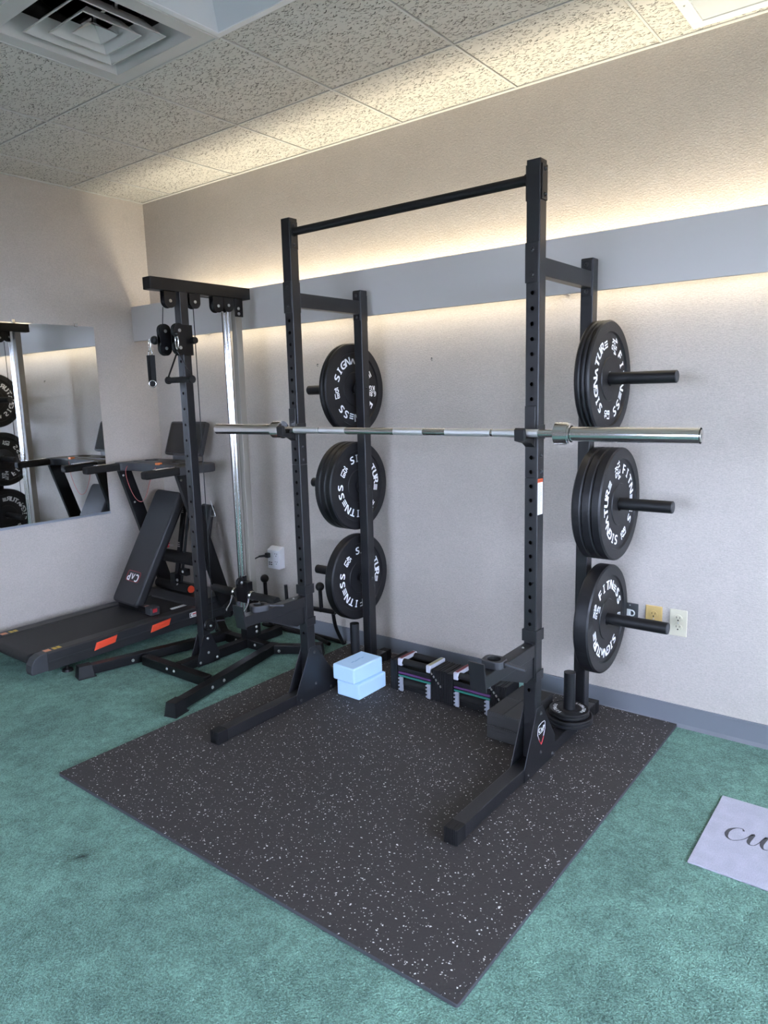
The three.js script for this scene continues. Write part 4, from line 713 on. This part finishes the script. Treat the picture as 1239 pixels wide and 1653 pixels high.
// ---------------------------------------------------------------- treadmill along the side wall
{
  const o = thing('treadmill', 'black home treadmill standing along the mirror wall', 'treadmill', [0.41, 0, 0.7]);
  const BLT = 0.139, XA = 0.165, XB = 0.73;
  const MDeck = std({ color: lin(0.018, 0.018, 0.019), roughness: 0.45 }), MBelt = std({ color: lin(0.012, 0.012, 0.012), roughness: 0.62, bumpMap: grit, bumpScale: 0.0004 }), MPanel = std({ color: lin(0.022, 0.022, 0.024), roughness: 0.35 });
  const beltPts = []; const r = 0.028; for (let i = 0; i <= 12; i++) { const a = Math.PI / 2 - Math.PI * i / 12; beltPts.push([1.345 + r * Math.cos(a), BLT - r + r * Math.sin(a)]); }
  part(o, 'belt', exZY([[0.15, BLT], ...beltPts, [0.15, BLT - 2 * r]], 0.247, 0.650), MBelt);
  part(o, 'belt_print', [0, 1, 2].map((k) => exX(poly([[-0.445 + k * 0.004, BLT], [-0.245 + k * 0.02, BLT], [-0.245 + k * 0.02, BLT + 0.0006], [-0.445 + k * 0.004, BLT + 0.0006]]), 0.610 + k * -0.012, 0.617 + k * -0.012)), MWhitePrint);
  for (const [a, b, s] of [[XA, 0.247, -1], [0.650, XB, 1]]) {
    const rl = part(o, 'side_rail', [rbox(a, b, 0.086, 0.147, 0.12, 1.30, 0.010, 3), rbox(s > 0 ? b - 0.03 : a, s > 0 ? b : a + 0.03, 0.046, 0.09, 0.12, 1.30, 0.004)], MDeck);
    part(rl, 'end_cap', exZY([[1.298, 0.050], [1.298, 0.1475], [1.335, 0.1455], [1.365, 0.130], [1.384, 0.100], [1.388, 0.066], [1.384, 0.050]], s > 0 ? b - 0.06 : a, s > 0 ? b + 0.002 : a + 0.06, 0.004), MGreyPlastic);
    part(rl, 'trim_line', box(s > 0 ? b : a - 0.001, s > 0 ? b + 0.001 : a, 0.096, 0.0985, 0.13, 1.29), MGreyPlastic);
    const yel = std({ color: lin(0.75, 0.50, 0.07), roughness: 0.5 }), xa = s > 0 ? b - 0.055 : a + 0.03, xb = xa + 0.035;
    part(rl, 'warning_label', box(xa, xb, 0.147, 0.1474, 1.205, 1.225), yel); part(rl, 'warning_label', box(xa, xb, 0.147, 0.1474, 1.230, 1.248), yel);
    part(rl, 'warning_label', box(xa, xb, 0.147, 0.1474, 1.262, 1.296), std({ color: lin(0.75, 0.30, 0.16), roughness: 0.5 }));
    if (s > 0) for (const zc of [0.968, 0.610]) { const sh = poly([[-zc - 0.072, 0.080], [-zc + 0.056, 0.092], [-zc + 0.072, 0.131], [-zc - 0.056, 0.121]]); const pd = part(rl, 'side_pad', exX(sh, b, b + 0.008, 0.003), MOrange); part(pd, 'pad_relief', [bar([b + 0.0085, 0.092, zc + 0.045], [b + 0.0085, 0.114, zc - 0.045], 0.003, 0.006, 0.001), bar([b + 0.0085, 0.112, zc + 0.04], [b + 0.0085, 0.096, zc - 0.05], 0.003, 0.006, 0.001)], MOrange); }
    if (s > 0) { const tx = canvasTex(128, 64, (x, w, h) => { x.fillStyle = '#d9d6d2'; x.fillRect(0, 0, w, h); x.fillStyle = '#222'; x.fillRect(8, 10, 10, 44); x.fillRect(18, 10, 14, 8); x.fillRect(18, 46, 14, 8); x.fillStyle = '#a33'; x.fillRect(44, 14, 70, 16); x.fillStyle = '#666'; x.fillRect(44, 38, 74, 5); x.fillRect(44, 48, 60, 5); }); part(rl, 'side_sticker', new THREE.PlaneGeometry(0.062, 0.03).rotateY(Math.PI / 2).translate(b + 0.0012, 0.108, 0.368), std({ map: tx, roughness: 0.5 }), true); }
    // levelling feet
    const xf = s > 0 ? b - 0.045 : a + 0.045;
    part(rl, 'levelling_foot', [rod([xf, 0, 1.175], [xf, 0.012, 1.175], 0.030, 0.026, 24), rod([xf, 0.012, 1.175], [xf, 0.05, 1.175], 0.008)], MBlackPlastic);
  }
  part(o, 'deck_board', box(0.248, 0.649, 0.088, 0.108, 0.16, 1.33), MDeck);
  part(o, 'motor_hood', [exZY([[0.03, 0.05], [0.03, 0.16], [0.06, 0.18], [0.28, 0.18], [0.33, 0.150], [0.335, 0.1405], [0.12, 0.1405], [0.118, 0.05]], XA + 0.004, XB - 0.004, 0.004)], MPanel);
  part(o, 'front_base', [rbox(XA + 0.02, XB - 0.02, 0.012, 0.05, 0.06, 0.30, 0.004)], MDeck);
  for (const x of [XA + 0.05, XB - 0.05]) part(o, 'wheel', rod([x - 0.012, 0.026, 0.05], [x + 0.012, 0.026, 0.05], 0.026, 0.026, 24), MBlackPlastic);
  for (const x of [XA - 0.034, XB + 0.002]) { const u = part(o, 'upright', [exZY([[0.172, 0.11], [0.088, 0.15], [0.352, 0.985], [0.440, 0.985]], x, x + 0.032, 0.004)], MTower); bolt(u, [x + 0.032, 0.955, 0.415], [1, 0, 0], 0.007, MZinc); bolt(u, [x + 0.032, 0.772, 0.348], [1, 0, 0], 0.007, MZinc); }
  // console
  const s = new THREE.Shape(); s.moveTo(0.105, -0.435); s.lineTo(0.105, -0.205); s.quadraticCurveTo(0.105, -0.15, 0.1725, -0.145); s.lineTo(0.7225, -0.145); s.quadraticCurveTo(0.79, -0.15, 0.79, -0.205); s.lineTo(0.79, -0.435); s.lineTo(0.7277, -0.435); s.quadraticCurveTo(0.707, -0.4, 0.6395, -0.395); s.lineTo(0.2555, -0.395); s.quadraticCurveTo(0.188, -0.4, 0.1673, -0.435); s.closePath();
  const con = part(o, 'console', exZ(s, 0.985, 1.038, 0.008).rotateX(-Math.PI / 2), MGreyPlastic);
  part(con, 'tray', [rbox(0.17, 0.66, 1.037, 1.043, 0.16, 0.34, 0.002)], MPanel);
  for (const x of [0.27, 0.56]) part(con, 'cup_rim', new THREE.TorusGeometry(0.04, 0.004, 8, 32).rotateX(Math.PI / 2).translate(x, 1.043, 0.27), MGreyPlastic);
  for (const x of [0.137, 0.758]) { const h = part(o, 'handrail', bar([x, 1.012, 0.41], [x, 1.006, 0.664], 0.060, 0.046, 0.012), MFoam); part(h, 'pulse_sensor', bar([x, 1.0365, 0.46], [x, 1.0325, 0.59], 0.034, 0.004, 0.0015), MChrome); }
  // display
  const d = new THREE.Group(); d.name = 'display'; d.position.set(0.435 - 0.41, 1.175, 0.105 - 0.7); d.rotation.x = -0.33; o.add(d);
  const add = (n, g, mt) => { const q = new THREE.Mesh(uvBox(g), mt); q.name = n; q.castShadow = q.receiveShadow = true; d.add(q); };
  add('bezel', exZ(roundRect(0.37, 0.225, 0.022), -0.015, 0.015, 0.004), MPanel);
  add('screen', exZ(roundRect(0.345, 0.2, 0.014), 0.0152, 0.0158), std({ color: lin(0.010, 0.010, 0.011), roughness: 0.22 }));
  part(o, 'display_neck', [rbox(0.35, 0.52, 1.036, 1.075, 0.12, 0.165, 0.006)], MPanel);
  part(o, 'safety_clip', rbox(0.50, 0.532, 1.034, 1.048, 0.372, 0.405, 0.003), std({ color: lin(0.75, 0.20, 0.05), roughness: 0.5 }));
  part(o, 'safety_cord', tube([[0.20, 1.035, 0.39], [0.21, 0.985, 0.425], [0.24, 0.90, 0.43], [0.30, 0.82, 0.43], [0.365, 0.80, 0.43], [0.42, 0.84, 0.43], [0.47, 0.93, 0.43], [0.515, 1.02, 0.412]], 0.0016, 60), std({ color: lin(0.55, 0.13, 0.12), roughness: 0.6 }));
}

// ---------------------------------------------------------------- folded bench standing on the treadmill
{
  const o = thing('weight_bench', 'black folded weight bench leaning upright on the treadmill', 'weight bench', [0.40, 0.142, 0.38]);
  const vin = std({ color: lin(0.020, 0.020, 0.022), roughness: 0.48, bumpMap: grit, bumpScale: 0.0002 });
  const pad = new THREE.Group(); pad.name = 'back_pad'; pad.position.set(0.383 - 0.40, 0.505 - 0.142, 0.412 - 0.38); pad.rotation.set(-0.511, 0, 0); pad.rotation.z = -0.03; o.add(pad);
  const add = (n, g, mt, p = pad) => { const q = new THREE.Mesh(uvBox(g), mt); q.name = n; q.castShadow = q.receiveShadow = true; p.add(q); return q; };
  add('cushion', exZ(roundRect(0.262, 0.765, 0.035), -0.028, 0.028, 0.012), vin);
  add('backing_board', exZ(roundRect(0.24, 0.73, 0.03), -0.040, -0.028), MBlackPlastic);
  const frame = []; { const c = roundRect(0.132, 0.064, 0.014, -0.004, -0.205), pts = c.getPoints(6).map((p) => [p.x, p.y, 0.0285]); frame.push(tube(pts.slice(0, -1), 0.0011, 120, true, 5)); }
  add('badge_outline', join(frame), MRed);
  add('badge_lettering', textPlain('CAP', 0.048, 0.16).translate(0, -0.017, 0).rotateZ(Math.PI).translate(-0.004, -0.205, 0.0286), MWhitePrint);
  part(o, 'spine', bar([0.385, 0.19, 0.535], [0.385, 0.80, 0.193], 0.05, 0.04), MTower);
  const ff = part(o, 'front_foot', [rbox(0.27, 0.592, 0.1405, 0.183, 0.545, 0.595, 0.004)], MTower);
  part(ff, 'end_cap', [bar([0.575, 0.170, 0.575], [0.640, 0.167, 0.575], 0.062, 0.050, 0.006)], MGreyPlastic);
  part(ff, 'end_insert', [bar([0.622, 0.176, 0.580], [0.644, 0.172, 0.580], 0.032, 0.024, 0.004)], std({ color: lin(0.50, 0.03, 0.04), roughness: 0.4 }));
  part(ff, 'foot_sticker', [box(0.535, 0.56, 0.183, 0.1835, 0.555, 0.585)], std({ color: lin(0.45, 0.20, 0.16), roughness: 0.5 }));
  const rf = part(o, 'rear_foot', [rod([0.20, 0.212, 0.24], [0.545, 0.212, 0.24], 0.031, 0.031, 24)], MFoam);
  part(rf, 'end_cap', rod([0.545, 0.212, 0.24], [0.556, 0.212, 0.24], 0.024, 0.022, 24), MOrange);
  const l1 = part(o, 'ladder_bar', [bar([0.385, 0.215, 0.235], [0.45, 0.76, 0.170], 0.034, 0.020, 0.003)], MTower);
  for (const [y, x] of [[0.70, 0.443], [0.475, 0.416]]) for (let k = 0; k < 3; k++) part(l1, 'scale_mark', [box(x - 0.014, x + 0.014, y + k * 0.013, y + k * 0.013 + 0.007, 0.172 + (0.76 - y) * 0.12 + 0.0105, 0.172 + (0.76 - y) * 0.12 + 0.0125)], std({ color: lin(0.42, 0.36, 0.33), roughness: 0.5 }));
  part(o, 'strut', rod([0.44, 0.23, 0.235], [0.50, 0.78, 0.165], 0.009), MTower);
  const kn = part(o, 'pop_pin', [rod([0.34, 0.485, 0.245], [0.385, 0.485, 0.235], 0.006)], MZinc);
  part(kn, 'knob', new THREE.SphereGeometry(0.020, 20, 14).scale(0.9, 1, 1).translate(0.335, 0.485, 0.247), MRed);
  part(o, 'leg_roller', rod([0.255, 0.40, 0.205], [0.555, 0.40, 0.195], 0.042, 0.042, 28), MFoam);
  part(o, 'roller_bar', rod([0.30, 0.40, 0.20], [0.59, 0.40, 0.193], 0.011), MTower);
  part(o, 'pivot_bracket', [rbox(0.36, 0.415, 0.205, 0.30, 0.205, 0.26, 0.003), rbox(0.43, 0.50, 0.29, 0.335, 0.20, 0.235, 0.004)], MTower);
  for (const y of [0.262, 0.230]) bolt(o, [0.435, y, 0.258], [0, 0, 1], 0.010, MZinc);
  bolt(o, [0.467, 0.318, 0.235], [0, 0, 1], 0.010, MZinc);
  part(o, 'spring_clip', tube([[0.652, 0.785, 0.12], [0.655, 0.76, 0.115], [0.672, 0.69, 0.105], [0.671, 0.683, 0.107], [0.648, 0.684, 0.125]], 0.0022, 30), MZinc);
  part(o, 'seat_pad', bar([0.585, 0.33, 0.185], [0.600, 0.755, 0.10], 0.10, 0.045, 0.018, [0, 0, 1]), vin);
}

renderer.render(scene, camera);
